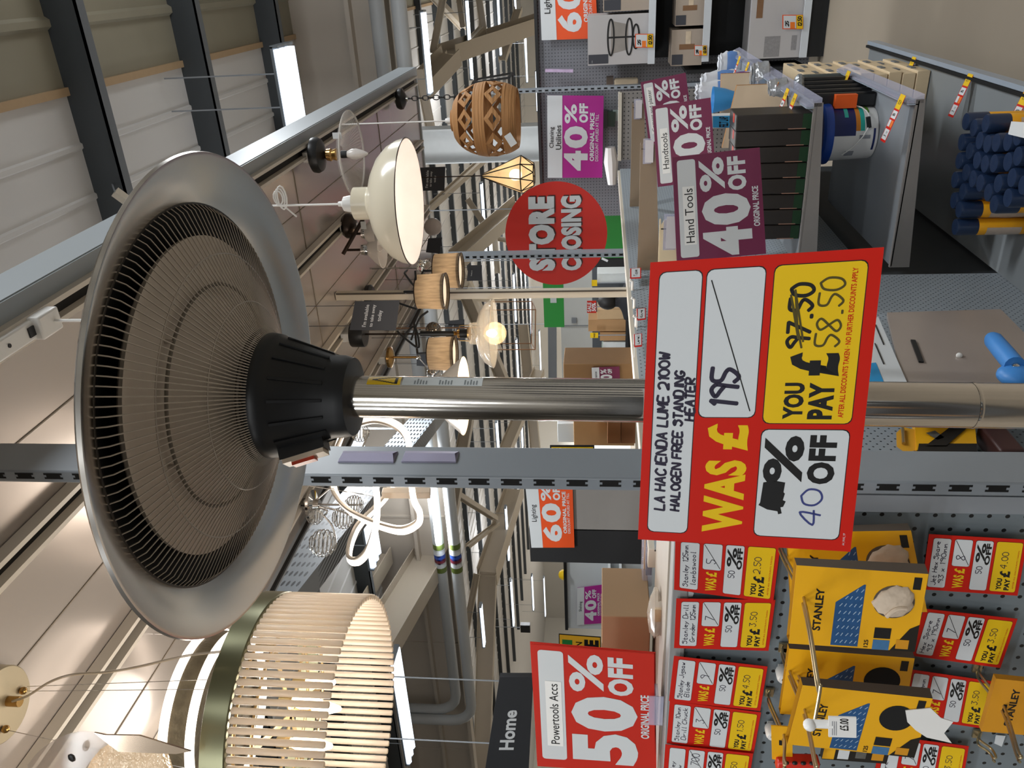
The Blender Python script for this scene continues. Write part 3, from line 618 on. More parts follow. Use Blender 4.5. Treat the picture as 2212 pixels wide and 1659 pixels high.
# ------------------------------------------------------------------ hooks and packets
PKY = mat('packet yellow', '#e6a912', .42, 0, .05, 5); PKO = mat('packet ochre', '#c98a16', .5, 0, .06, 8); PKB = mat('packet black', '#17130e', .45)
CHQ = mat('blue checker plate print', '#23507f', .4, 0, .2, 90); BON = mat('lambswool', '#c9b7a2', .9, 0, .25, 30, bump=.6); KRD = mat('packet inside', '#54493f', .8)
TICK = mat('checker plate highlight', '#9db4c8', .4)
def packet(c, y, label, hole, thick, small=True, front=True):
    q = [pl(*p, 'y', y) for p in c]; M = frame((q[2] + q[3]) / 2, q[1] - q[0], q[0] - q[3])
    t = thing('tool_packet', label, 'packet', M, 'yellow hanging packets on the punched panel')
    s = Sheet(*q, th=.0007, back=KRD, face=PKY, step=.0002)
    s.poly([(x * s.w, y_ * s.h) for x, y_ in ((0, .37), (.45, .37), (.78, .56), (.78, .585), (0, .58))][0:0] or [(x * s.w, y_ * s.h) for x, y_ in ((.02, .33), (.58, .33), (.82, .53), (.82, .545), (.02, .545))], CHQ, 1)
    for i in range(5):
        for j in range(8):
            a, b = .06 + j * .095, .365 + i * .038
            if a < .56 + max(0, b - .33) * 1.2: s.line([(a * s.w, b * s.h), ((a + .035) * s.w, (b + (.018 if (i + j) % 2 else .012)) * s.h)], .0012, TICK, 2)
    s.text('STANLEY', .2, .17, .74, .235, INK, 2, .03)
    n = 28; P = [((.63 + .205 * cos(2 * pi * k_ / n)) * s.w, .775 * s.h + .205 * s.w * .95 * sin(2 * pi * k_ / n)) for k_ in range(n)]
    s.poly(P, HOLE if hole == 'black' else KRD, 2)
    if front:
        s.poly([(x * s.w, y_ * s.h) for x, y_ in ((0, .80), (.30, .93), (.36, 1), (0, 1))], PKB, 1)
        s.rect(.0, .66, .13, .79, mat('photo print blue', '#3f6f9a', .4, 0, .4, 60), 2); s.rect(.15, .66, .29, .79, INK, 2); s.rect(.03, .84, .15, .94, PKO, 3)
        s.rect(.80, .90, .95, .96, INK, 2); s.text('125', .02, .59, .12, .625, INK, 2, .02)
    else: s.rect(.80, .90, .95, .96, INK, 2)
    s.done('front_card', None, None, None, t)
    if hole == 'wool':
        m = MB(); cc = s.at(.63 * s.w, .775 * s.h, 0); r_ = .2 * s.w
        m.ball((0, 0, 0), 1, BON, 24)
        B = frame(cc, q[1] - q[0], q[0] - q[3]) @ Matrix.Diagonal((r_ * .97, r_ * .95, .007, 1)); m.v = [B @ (p * (1 + .12 * sin(p.x * 7 + 2 * p.y) * cos(p.y * 6))) for p in m.v]
        build(m, 'bonnet', t, label='cream lambswool bonnet')
        m = MB(); m.tube(smooth([s.at((.5 + a) * s.w, (.72 + b) * s.h, 36) for a, b in ((-.02, .0), (.06, .04), (.1, .09), (.1, .14))]), .003, BON, 7); build(m, 'draw_cord', t)
    n_ = s.n * thick; b = [p - n_ for p in q]
    m = MB(); m.quad(b[0], b[1], b[2], b[3], PKO); m.quad(q[0], b[0], b[3], q[3], PKO); m.quad(q[1], q[2], b[2] + (b[2] - b[3]).normalized() * .004, b[1], KRD); m.quad(q[3], b[3], b[2], q[2], PKO)
    build(m, 'back_sleeve', t)
    return t, s
packet(((1711, 1330), (1700, 1150), (1968, 1146), (2003, 1322)), .985, 'yellow packet with a lambswool bonnet half hidden by the price sheet', 'wool', .012, front=False)
p1, s1 = packet(((1704, 1390), (1721, 1221), (2006, 1240), (1976, 1408)), .90, 'frontmost yellow packet with a white lambswool bonnet in its window', 'wool', .016)
packet(((1685, 1542), (1705, 1401), (1976, 1422), (1950, 1560)), .975, 'yellow packet with an empty black window behind the torn packet', 'black', .012, front=False)
p3, s3 = packet(((1701, 1608), (1734, 1480), (2015, 1509), (1975, 1637)), .90, 'yellow packet with a black window and torn white card sticking out', 'black', .016)
m = MB()
tp = [(0.72, .88), (.9, .84), (.98, 1.02), (.84, 1.12), (.8, 1.22), (.7, 1.2), (.6, 1.18), (.45, 1.26), (.5, 1.06), (.6, .96)]
m.slab([(a, b) for a, b in tp], lambda a, b: s3.at((a - .12) * s3.w, (b - .02) * s3.h, 3), lambda a, b: s3.at((a - .12) * s3.w, (b - .02) * s3.h, 9), WHITEP); build(m, 'torn_card', p3, label='torn white inner card')
q = [pl(*p, 'y', .96) for p in ((1775, 1640), (1783, 1605), (1925, 1612), (1915, 1650))]
t = thing('tool_packet', 'black and yellow tool packet tucked behind the torn packet', 'packet', frame((q[2] + q[3]) / 2, q[1] - q[0], q[0] - q[3]), 'yellow hanging packets on the punched panel')
s = Sheet(*q, th=.012, back=PKB, face=PKB, step=.0002); s.rect(.05, .0, .95, .18, PKY, 1); s.rect(.1, .23, .9, .4, WHITE, 1); s.rect(.2, .5, .9, .66, mat('saw blade print', '#5b5a55', .5, 0, .4, 120), 1); s.rect(.15, .75, .85, .93, PKO, 1)
s.done('card', None, None, None, t)
q = [pl(*p, 'y', .94) for p in ((1668, 1640), (1666, 1568), (1712, 1571), (1712, 1645))]
t = thing('tool_packet', 'small yellow header card carrying a red tool, hung at the panel edge', 'packet', frame((q[2] + q[3]) / 2, q[1] - q[0], q[0] - q[3]), 'yellow hanging packets on the punched panel')
s = Sheet(*q, th=.002, back=PKO, face=PKY, step=.0002); s.rect(.45, .35, .6, .5, HOLE, 1); s.done('header_card', None, None, None, t)
m = MB(); a, b = pl(1676, 1648, 'y', .938), pl(1768, 1650, 'y', .938); m.bar(a, b, .026, .02, mat('red tool plastic', '#c92a1c', .35), (0, -1, 0))
for i in range(4): m.box(a + (b - a) * (.2 + .2 * i) + V((.012, -.009, 0)), (.006, .006, .009), BLACK)
build(m, 'red_tool', t, bevel=.003)
q = [pl(*p, 'y', .95) for p in ((2120, 1580), (2152, 1466), (2290, 1480), (2262, 1592))]
t = thing('tool_packet', 'ochre packet hanging lowest on the panel under the price tags', 'packet', frame((q[2] + q[3]) / 2, q[1] - q[0], q[0] - q[3]), 'yellow hanging packets on the punched panel')
s = Sheet(*q, th=.01, back=PKO, face=PKO, step=.0002); s.text('STANLEY', .15, .3, .85, .42, INK, 1, .03); s.rect(.4, .22, .55, .28, HOLE, 1); s.done('card', None, None, None, t)
HOOKM = mat('zinc wire', '#b7a988', .3, .9, .05, 30)
def patch(c, y, name, label):
    q = [pl(*p, 'y', y) for p in c]; m = MB(); m.add(q + [p + V((0, .001, 0)) for p in q], [list(range(len(q)))[::-1], list(range(len(q), 2 * len(q)))] + [[i, (i + 1) % len(q), len(q) + (i + 1) % len(q), len(q) + i] for i in range(len(q))], WHITE); build(m, name, None, label, 'label')
patch(((1457, 1276), (1459, 1291), (1480, 1292), (1496, 1289), (1499, 1281), (1488, 1275)), YP - .002, 'torn_label', 'torn white label stuck between the lambswool and drill grinder tags')
patch(((2152, 1588), (2148, 1606), (2164, 1613), (2172, 1590)), YP - .002, 'torn_label', 'torn white label stuck low on the punched panel by the ochre packet')
for X, Y, lb in ((1691, 1457, 'white round hook cap above the black window packet'), (1667, 1580, 'white round hook cap above the small red tool')):
    p = pl(X, Y, 'y', YP - .02); m = MB(); m.lathe([(.004, -.012), (.009, -.012), (.011, -.008), (.011, .008), (.009, .012), (.004, .012), (.004, -.012)], WHITEP, 18, M=Matrix.Translation(p) @ Matrix.Rotation(pi / 2, 4, 'X')); m.box(p + V((0, .014, 0)), (.01, .008, .01), WHITEP); build(m, 'hook_cap', None, lb, 'cap', 'white hook caps on the punched panel')
def hook(X, Y, y0, Xe, Ye, label, flag=None, tip=None):
    a = pl(X, Y, 'y', y0); e = pl(Xe, Ye, 'x', a.x); tp = pl(*tip, 'x', a.x) if tip else V((a.x, e.y, e.z + .003)); r_ = V((a.x, YP, a.z + .01))
    t = thing('panel_hook', label, 'hook', (a.x, YP, a.z), 'double wire hooks on the punched panel')
    m = MB(); 
    for dx in (-.0055, .0055):
        m.tube(smooth([r_ + V((dx, .0, -.012)), r_ + V((dx, -.02, 0)), V((a.x + dx, a.y, a.z)), V((a.x + dx, e.y + .012, e.z)), V((a.x + dx, e.y, e.z)), V((a.x + dx * .4, tp.y, tp.z))], 5), .0021, HOOKM, 8)
    build(m, 'wire_arm', t)
    m = MB(); m.box((a.x, YP - .004, a.z + .006), (.018, .004, .014), HOOKM); build(m, 'back_plate', t)
    if flag:
        e = tp; m = MB(); m.tube([V((a.x, e.y - .001, e.z + .004)), V((a.x + .004, e.y - .004, e.z - .02))], .005, WHITEP, 10); m.ball((a.x, e.y - .003, e.z + .006), .0075, WHITEP, 12); build(m, 'label_stem', t)
        c = [pl(*p, 'y', e.y - .008) for p in flag]
        s = Sheet(*c, th=.002, back=WHITEP, face=WHITEP, step=.0002); s.text('£5.00', .35, .40, .95, .72, INK, 1, .02)
        for i in range(3): s.rect(.1, .12 + .07 * i, .8, .15 + .07 * i, mat('grey small print', '#8a8c90', .6), 1)
        s.done('ticket_flag', 'white ticket reading 5.00', None, None, t)
    return t
hook(1735, 1297, .90, 1771, 1490, 'long wire hook through the frontmost lambswool packet, its white flag ticket reading 5.00', ((1790, 1592), (1790, 1549), (1850, 1551), (1850, 1594)), (1759, 1562))
hook(1724, 1465, .975, 1733, 1490, 'short wire hook behind the black window packet')
hook(1737, 1538, .90, 1764, 1660, 'wire hook holding the torn packet', None)
hook(1692, 1592, .94, 1697, 1655, 'wire hook with the small red tool')
hook(2166, 1530, .95, 2205, 1640, 'wire hook of the lowest ochre packet')
hook(2135, 1618, 1.0, 2150, 1640, 'short empty hook low at the outer edge of the punched panel')
# ------------------------------------------------------------------ discount boards
def board(c, y, col, title, pct, label, style='A', first=True, small=True, th=.003, step=.0004, group='percent off boards', ax='y'):
    q = [pl(*p, ax, y) for p in c]; s = Sheet(*q, th=th, back=col, face=col, step=step)
    if style == 'A':
        s.rect(.035, .05, .965, .26, WHITE, 1, .03); s.rect(.16, .10, .72 if len(title) < 16 else .9, .235, mat('label slip', '#e9e9e6', .6), 2)
        s.text(title, .18, .115, .70 if len(title) < 16 else .88, .22, INK, 3, 0, False)
        s.text(pct[0], .02, .31, .30, .86, WHITE, 1, .05); s.text(pct[1], .32, .31, .62, .86, WHITE, 1, .05)
        s.text('%', .65, .30, .96, .585, WHITE, 1, .025); s.text('OFF', .64, .62, .95, .83, WHITE, 1, .05)
        s.text('ORIGINAL PRICE', .28, .885, .66, .955, WHITE, 1, .03)
    else:
        s.rect(0, 0, 1, .27, WHITE, 1)
        L = title.split('/')
        for i, l in enumerate(L): s.text(l, .2, (.035 if len(L) > 1 else .07) + .115 * i, .8, (.135 if len(L) > 1 else .21) + .115 * i, INK, 2, .008, False)
        s.text(pct[0], .09, .30, .34, .73, WHITE, 1, .045); s.text(pct[1], .37, .30, .64, .73, WHITE, 1, .045)
        s.text('%', .67, .31, .90, .53, WHITE, 1, .025); s.text('OFF', .68, .57, .91, .73, WHITE, 1, .05)
        if small: s.text('ORIGINAL PRICE', .21, .765, .80, .845, WHITE, 1, .04); s.text('DISCOUNT APPLIED AT TILL', .21, .865, .78, .92, WHITE, 1, .01)
    return s.done('discount_board', label, 'sign', group)
board(((1160, 1645), (1147, 1392), (1413, 1414), (1415, 1662)), 1.06, DRED, 'Powertools Accs', '50', 'red 50% off board lettered powertools accs standing on the punched panel')
q = [pl(*p, 'y', 1.10) for p in ((1161, 1655), (1145, 1388), (1416, 1411), (1418, 1672))]
s = Sheet(*q, th=.003, back=DRED, face=DRED); s.done('discount_board', 'plain red backing board leaning just behind the powertools board', 'sign', 'percent off boards')
t = thing('sign_clip', 'lilac plastic clip gripping the foot of the powertools board', 'clip', pl(1415, 1535, 'y', 1.05))
m = MB(); a, b = pl(1400, 1565, 'y', 1.052), pl(1434, 1505, 'y', 1.052); m.box((a + b) / 2, (abs(a.x - b.x), .002, abs(a.z - b.z)), CLEAR); build(m, 'front_jaw', t)
m = MB(); m.box(((a.x + b.x) / 2, 1.066, b.z + .012), (abs(a.x - b.x), .03, .006), CLEAR); build(m, 'foot', t)
board(((1462, 566), (1452, 340), (1641, 319), (1655, 548)), 1.95, PLUM, 'Hand Tools', '40', 'plum 40% off board lettered hand tools, closest of the three on brackets')
board(((1421, 404), (1409, 230), (1535, 211), (1547, 388)), 3.02, PLUM, 'Handtools', '40', 'plum 40% off board lettered handtools, middle of the three on brackets')
board(((1402, 313), (1384, 178), (1481, 157), (1499, 292)), 3.95, PLUM, 'Cement and plaster', '40', 'plum 40% off board lettered plaster, farthest of the three on brackets')
BSHADE = mat('shaded beige steel', '#85735e', .5, 0, .04, 5)  # one beige steel painted lit for the first bracket, shaded for the rest
for (X, Y, y, z, m_, lb) in ((1432, 475, 1.965, 1.43, mat('lit beige steel', '#d8c6a4', .45, 0, .04, 5), 'lit beige shelf bracket holding the hand tools board'), (1400, 308, 3.04, 1.43, BSHADE, 'shaded beige shelf bracket holding the handtools board'), (1378, 221, 3.97, 1.43, BSHADE, 'shaded beige shelf bracket holding the plaster board')):
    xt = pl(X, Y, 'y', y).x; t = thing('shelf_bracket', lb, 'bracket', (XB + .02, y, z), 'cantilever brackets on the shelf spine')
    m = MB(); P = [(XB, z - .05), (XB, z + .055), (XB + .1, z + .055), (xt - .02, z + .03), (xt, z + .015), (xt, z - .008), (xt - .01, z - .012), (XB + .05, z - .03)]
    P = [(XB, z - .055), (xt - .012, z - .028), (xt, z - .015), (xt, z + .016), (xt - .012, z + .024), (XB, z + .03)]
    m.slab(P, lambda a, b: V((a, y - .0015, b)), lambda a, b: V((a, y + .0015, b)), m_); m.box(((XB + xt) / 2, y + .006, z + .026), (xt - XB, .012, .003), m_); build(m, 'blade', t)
    m = MB(); m.box((xt - .03, y - .0025, z + .004), (.008, .002, .008), HOLE); m.box((xt - .022, y - .0025, z + .018), (.002, .002, .012), HOLE); build(m, 'notches', t)
    m = MB(); m.box((xt - .03, y - .004, z + .003), (.09, .004, .03), CLEAR); m.box((xt - .03, y - .008, z - .004), (.08, .003, .03), mat('white clip', '#d9d5d8', .35, alpha=.85)); build(m, 'board_clip', t, label='clear plastic board clip')

# ------------------------------------------------------------------ what stands on the end bay and the spine
zt2 = zt + .005
t = thing('cardboard_box', 'plain brown carton standing behind the powertools board', 'box', pl(1400, 1380, 'z', ZT), None)
m = MB(); a, b, c_ = pl(1300, 1408, 'y', 1.25), pl(1302, 1340, 'y', 1.25), pl(1408, 1340, 'y', 1.25)
m.box(((a.x + b.x) / 2 - .05, 1.33, ZT + (a.z - ZT) / 2), (.2, .15, a.z - ZT), mat('dull brown cardboard', '#93785a', .8, 0, .05, 12)); build(m, 'carton', t, bevel=.002)
m = MB(); m.box(((a.x + b.x) / 2 - .05, 1.33, a.z + .0005), (.05, .15, .0008), mat('parcel tape', '#b89468', .3)); build(m, 'tape', t)
t = thing('blister_pack', 'clear blister pack with a yellow and dark insert lying on the cream top shelf', 'packet', pl(1412, 1200, 'z', zt))
a, b = pl(1408, 1165, 'z', zt2), pl(1412, 1255, 'z', zt2)
m = MB(); c_ = (a + b) / 2; m.box(c_ + V((0, 0, .012)), (.11, .05, .022), CLEAR); build(m, 'shell', t, bevel=.004)
m = MB(); m.box(c_ + V((.01, -.006, .009)), (.07, .03, .012), mat('dark insert', '#3a3c44', .4)); build(m, 'tool', t, label='dark tool insert')
m = MB(); m.box(c_ + V((.005, .016, .010)), (.09, .006, .016), PKY); build(m, 'card', t, label='yellow card')
t = thing('bagged_fixings', 'crumpled clear bag with a yellow label lying on the cream shelf edge', 'packet', pl(1420, 1325, 'z', zt))
c_ = pl(1416, 1325, 'z', zt2 + .008) 
m = MB(); m.ball((0, 0, 0), 1, mat('crumpled film', '#d8cfc0', .2, 0, .1, 10, alpha=.55), 14); B = Matrix.Translation(c_) @ Matrix.Diagonal((.042, .026, .011, 1)); m.v = [B @ (p * (1 + .5 * random.random())) for p in m.v]; build(m, 'film', t)
m = MB(); m.box(c_ + V((.008, -.012, -.004)), (.03, .006, .014), PKY); build(m, 'label_card', t, label='yellow label card')

# ------------------------------------------------------------------ stock on the far bay
def rail_tag(X, Y, y, z, label, n, L=.15, x=XF, tilt=.7):
    """a red edged ticket sloping off a shelf rail: white and red squares up on the goods, yellow end on the rail"""
    w = .052; a = V((x + .012, y, z - .012)); d = V((-cos(tilt), .0, sin(tilt) * .35)).normalized() * L
    s = Sheet(a + d + V((0, -w / 2, 0)), a + d + V((0, w / 2, 0)), a + V((0, w / 2, 0)), a + V((0, -w / 2, 0)), .0006, WHITE, RED, .0004)
    s.rect(.08, .05, .92, .27, WHITE, 1); s.rect(.08, .32, .45, .46, mat('tag orange', '#e87722', .5), 1); s.rect(.52, .32, .92, .46, WHITE, 1); s.rect(.08, .50, .92, .66, WHITE, 1); s.rect(0.04, .70, .96, 1, YEL, 1)
    s.pen('Trowel', .2, .1, .8, .14, .001, INK, 2); s.pen(str(n), .3, .18, .6, .23, .001, INK, 2); s.text('OFF', .3, .55, .8, .61, INK, 2, .04); s.pen('%d.50' % n, .25, .8, .75, .88, .0012, INK, 2)
    return s.done('rail_ticket', label, 'price tag', 'tickets on the shelf rails')
y1 = [pl(*p, 'x', XF).y for p in ((1735, 210), (1722, 198), (1700, 182), (1640, 152), (1622, 140), (1600, 127))]
for q, (y, lb) in enumerate(zip(y1, ('first ticket on the upper rail, lying on the front black box', 'second ticket on the upper rail over the silver bag', 'third ticket on the upper rail beside the silver bag', 'fourth ticket on the upper rail beyond the tan board', 'fifth ticket on the upper rail beyond the tan board', 'sixth and last ticket at the far end of the upper rail'))): rail_tag(0, 0, y, Z1 + .02, lb, q + 2, .13)
for q, (p, lb) in enumerate((((1935, 213), 'ticket on the lower rail slanting over the white tub'), ((1832, 160), 'ticket on the lower rail lying over the bagged black tools'))): rail_tag(0, 0, pl(*p, 'x', XF).y, Z2 + .02, lb, q + 4, .16)
for q, (p, lb) in enumerate((((1935, 128), 'far ticket on the bottom deck rail by the timber battens'), ((2060, 165), 'middle ticket on the bottom deck rail'), ((2172, 203), 'ticket on the bottom deck rail beside the blue capped cans'))): rail_tag(0, 0, pl(*p, 'x', XF).y, .19, lb, q + 5, .17)
m = MB(); q = [pl(*p, 'z', .42) for p in ((2185, 262), (2178, 290), (2220, 300), (2225, 265))]
s = Sheet(q[0], q[1], q[2], q[3], .0006, WHITE, RED, .0004); s.rect(.06, .1, .94, .95, WHITE, 1); s.pen('PU FOAM', .15, .3, .85, .5, .0015, INK, 2); s.done('price_card', 'red edged white card lying on top of the yellow cans', 'price tag')
for c, lb, tx in ((((1361, 602), (1361, 580), (1385, 578), (1385, 601)), 'small red edged card clipped high on the shelf spine by the cream post', 'Tape'), (((1376, 692), (1375, 667), (1395, 665), (1395, 690)), 'small red edged card on the shelf spine halfway to the heater pole', 'Knife'), (((1370, 750), (1369, 722), (1387, 720), (1387, 748)), 'small red edged card on the shelf spine closest to the heater pole', 'Level')):
    q = [pl(*p, 'x', XB + .03) for p in c]; s = Sheet(*q, th=.0008, back=WHITE, face=RED, step=.0005); s.rect(.1, .12, .96, .9, WHITE, 1); s.pen(tx, .2, .35, .85, .65, .002, INK, 2)
    for q_ in (q[0], q[1]): s.mb.bar(q_, V((XB - .004, q_.y, q_.z)), .003, .003, WHITEP)
    s.done('price_card', lb, 'price tag', 'cards on the shelf spine')
for X, Y, lb in ((1366, 625, 'white plastic peg on the shelf spine by the cream post'), (1370, 664, 'white plastic peg between two red edged cards'), (1374, 704, 'white plastic peg on the shelf spine beside the closest card')):
    p = pl(X, Y, 'x', XB); m = MB(); m.tube([p + V((-.004, 0, 0)), p + V((.03, 0, 0)), p + V((.036, 0, .01))], .005, WHITEP, 8); build(m, 'wall_peg', None, lb, 'peg', 'white pegs on the shelf spine')
# row of black boxes on the upper shelf
BOXD = mat('black carton', '#2b2623', .4, 0, .05, 8); BOXG = mat('dark green print', '#12351b', .45); BOXR = mat('red print spot', '#c23a22', .5)
zs = Z1 - .033
near = pl(1692, 247, 'y', 2.99).x; 
ys = []
y = 3.0
xa_ = pl(1592, 246, 'y', 2.99)
tops = xa_.z; xe = XF - .035
BX = [(.032, 0), (.03, -.004), (.03, .004), (.028, -.002), (.028, .004), (.03, 0), (.03, .003), (.032, -.004)]
# the cartons stand side by side across the shelf end, spines towards the camera
x = xe
for i in range(8):
    w_ = .0565; 
    lb = ['outermost black carton with red corner print, standing at the aisle edge of the upper shelf', 'second black carton from the aisle edge', 'third black carton from the aisle edge, half behind the hand tools board', 'fourth black carton, its foot seen below the hand tools board', 'fifth black carton from the aisle edge', 'sixth black carton from the aisle edge', 'seventh black carton from the aisle edge', 'innermost black carton in the row, against the back panel'][i]
    t = thing('black_carton', lb, 'box', (x - w_ / 2, 3.09, zs), 'black cartons on the upper shelf'); h_ = tops - zs - .002 * (i % 3)
    m = MB(); m.box((x - w_ / 2, 3.075 + .004 * (i % 2), zs + h_ / 2), (w_ - .003, .16, h_), BOXD); build(m, 'carton', t, bevel=.003)
    yf = 3.075 + .004 * (i % 2) - .0806
    m = MB(); m.box((x - w_ / 2, yf, zs + .018), (w_ - .006, .0012, .03), BOXG); build(m, 'green_band', t)
    m = MB(); m.box((x - w_ + .004, yf, zs + .05), (.003, .0014, .06), mat('copper print', '#9b7868', .4)); m.box((x - w_ / 2 + .01, 3.05, zs + h_ + .0006), (.03, .03, .0008), BOXR); build(m, 'print', t)
    x -= w_
# tan boards, tub, blue scoop, bags on the upper shelf
TAN = mat('mdf board face', '#c9b49a', .7, 0, .05, 6); TANE = mat('mdf edge', '#9b6d38', .7, 0, .08, 12)
for q, (c, lb, y) in enumerate((((1592, 185, 1560, 320), 'tan board leaning among the tools, the one beside the silver bag', 3.45), ((1558, 160, 1556, 260), 'brown edged board leaning behind the tan board', 3.9))):
    a, b = pl(c[0], c[1], 'y', y), pl(c[2], c[3], 'y', y - .15); z0 = zs + .005
    m = MB(); n = V((.0, .022, 0)); 
    m.hexa([V((a.x, y, z0)), V((b.x, y - .15, z0)), V((b.x, y - .15, z0)) + n, V((a.x, y, z0)) + n, a, b, b + n, a + n], TAN); m.m[1] = m.mi(TANE); m.m[3] = m.mi(TANE); m.m[5] = m.mi(TANE)
    build(m, 'wooden_float', None, lb, 'board', 'boards on the upper shelf')
t = thing('plastic_scoop', 'bright blue plastic scoop standing among the white bags', 'scoop', (pl(1550, 215, 'y', 3.7).x, 3.7, zs))
BLU = mat('bright blue plastic', '#3f95d6', .35, 0, .04, 10)
c_ = pl(1560, 215, 'y', 3.7); m = MB(); m.lathe([(.0, 0), (.028, 0), (.045, .05), (.055, .10), (.052, .10), (.042, .05), (.0, .01)], BLU, 20, c=(c_.x, 3.7, c_.z - .06)); build(m, 'bowl', t)
m = MB(); m.tube([V((c_.x, 3.7, c_.z - .055)), V((c_.x, 3.7, zs + .01))], .014, BLU, 10); build(m, 'grip', t)
t = thing('felt_packet', 'white tube with a light blue FELT LAP label beside the black cartons', 'packet', (pl(1560, 262, 'y', 3.2).x, 3.2, zs))
q = [pl(*p, 'y', 3.19) for p in ((1540, 276), (1540, 251), (1584, 250), (1584, 276))]
m = MB(); cx = (q[0].x + q[1].x) / 2; m.box((cx, 3.215, (q[0].z + .008 + zs) / 2), (q[1].x - q[0].x + .006, .04, q[0].z + .016 - zs), WHITEP); build(m, 'body', t, bevel=.004)
s = Sheet(*q, th=.001, back=BLU, face=mat('light blue label', '#3aa5dd', .45), step=.0006); s.text('FELT LAP', .06, .3, .94, .75, INK, 1, .03)
# the label reads along the packet
s.done('label_sleeve', 'light blue FELT LAP label', None, None, t)
FILM = mat('white film bag', '#d5d8de', .3, 0, .12, 14, bump=.5); FILMB = mat('blue printed film', '#5f86c0', .35, 0, .3, 12); SILV = mat('silver film', '#b9bcc0', .2, .5, .15, 25, bump=.8)
def sack(X, Y, y, z0, top, w, d, label, m1, m2=None, group='filled bags on the shelves'):
    c_ = pl(X, Y, 'y', y); h = max(.05, c_.z - z0) if top is None else top
    t = thing('filled_bag', label, 'bag', (c_.x, y, z0), group)
    m = MB(); pr = []
    m.lathe([(0, 0), (.8, 0), (1, .1), (1.02, .3), (.94, .5), (.98, .66), (.84, .8), (.9, .9), (.66, .96), (.78, 1), (0, .97)], m1, 22)
    m.v = [V((c_.x + p.x * w / 2 * (1 + .16 * random.random()), y + p.y * d / 2 * (.75 + .2 * random.random()), z0 + p.z * h * (1 - .05 * random.random()))) for p in m.v]; build(m, 'bag', t)
    if m2:
        m = MB(); m.lathe([(1.02, .2), (1.05, .3), (1.03, .5), (.97, .62)], m2, 18); m.f = m.f[len(m.f) // 2 + 3:]; m.m = m.m[:len(m.f)]; m.sm = m.sm[:len(m.f)]
        m.v = [V((c_.x + p.x * w / 2 * 1.06, y + p.y * d / 2 * 1.06, z0 + p.z * h)) for p in m.v]; build(m, 'printed_band', t)
sack(1500, 200, 4.2, zs, None, .1, .08, 'white bag with blue print standing behind the handtools board', FILM, FILMB)
sack(1512, 180, 4.5, zs, None, .11, .08, 'white bag with blue print, second one by the plaster board', FILM, FILMB)
sack(1550, 140, 4.65, zs, None, .12, .08, 'clear printed bag at the far end of the upper shelf', FILM, FILMB)
sack(1655, 200, 3.45, zs, None, .1, .08, 'crumpled silver bag between the black cartons and the rail', SILV)
sack(1620, 168, 3.85, zs, None, .12, .1, 'grey clear bag of small parts farther along the rail', SILV)
sack(1560, 180, 4.1, zs, None, .09, .07, 'small purple and white bag by the brown edged board', FILM, mat('purple print', '#6b3f86', .4))
# lower shelf: tub, black bagged tools
zs2 = Z2 - .033
t0 = pl(1765, 290, 'y', 3.41); r_ = .104
tb = V((t0.x, 3.41, zs2))
t = thing('filler_tub', 'white tub with a blue lid and a navy and orange label on the lower shelf', 'tub', tb)
ht_ = t0.z - zs2
NAVY = mat('navy label', '#14235c', .4); 
m = MB(); m.lathe([(0, .002), (r_ * .9, .002), (r_ * .93, .01), (r_, ht_ * .82)], WHITEP, 96, c=tb); build(m, 'tub', t)
m = MB(); m.lathe([(r_ * 1.0, ht_ * .82), (r_ * 1.1, ht_ * .82), (r_ * 1.12, ht_ * .86), (r_ * 1.1, ht_ * .96), (r_ * 1.03, ht_), (r_ * .98, ht_ * .97), (0, ht_ * .97)], mat('royal blue lid', '#1f4aa5', .3), 40, c=tb); build(m, 'lid', t, label='royal blue lid')
def band(mb, m_, z0, z1, a0, a1, k=1.006):
    n = max(2, int(abs(a1 - a0) / 3)); 
    vs = []
    for i in range(n + 1):
        a = radians(a0 + (a1 - a0) * i / n)
        for z in (z0, z1): rr = (r_ * .93 + (r_ * .07) * (z - .01) / (ht_ * .82)) * k; vs.append(tb + V((rr * cos(a), rr * sin(a), z)))
    mb.add(vs, [[2 * i, 2 * i + 2, 2 * i + 3, 2 * i + 1] for i in range(n)], m_, True)
m = MB(); band(m, NAVY, ht_ * .42, ht_ * .81, -85, 60); band(m, mat('teal print', '#2aa79b', .4), ht_ * .26, ht_ * .34, -75, 60); band(m, mat('orange band', '#c97a23', .4), ht_ * .34, ht_ * .42, -75, 60); band(m, mat('teal print', '#2aa79b', .4), ht_ * .55, ht_ * .62, -45, 20, 1.012); band(m, NAVY, ht_ * .06, ht_ * .10, -120, -70)
band(m, mat('barcode grey', '#8d8f95', .5), ht_ * .15, ht_ * .35, -92, -84, 1.012); band(m, mat('green chilli', '#5f8f2f', .5), ht_ * .16, ht_ * .22, -30, 0, 1.012); band(m, mat('barcode grey', '#8d8f95', .5), ht_ * .4, ht_ * .56, -135, -120, 1.012)
build(m, 'printed_label', t, label='navy, orange and teal label')
m = MB(); hp = [tb + V((r_ * 1.03 * cos(a), r_ * 1.03 * sin(a) - .01, ht_ * (.62 - .42 * sin((a + 2.2) / 2.4 * pi * .9)))) for a in [(-2.2 + .24 * i) for i in range(11)]]
m.tube(hp, .0025, WHITEP, 6); build(m, 'handle', t, label='white wire handle')
m = MB(); m.bar(hp[5] + V((-.02, -.004, 0)), hp[5] + V((.02, -.004, .01)), .014, .014, BLACK); build(m, 'grip', t, label='black handle grip')
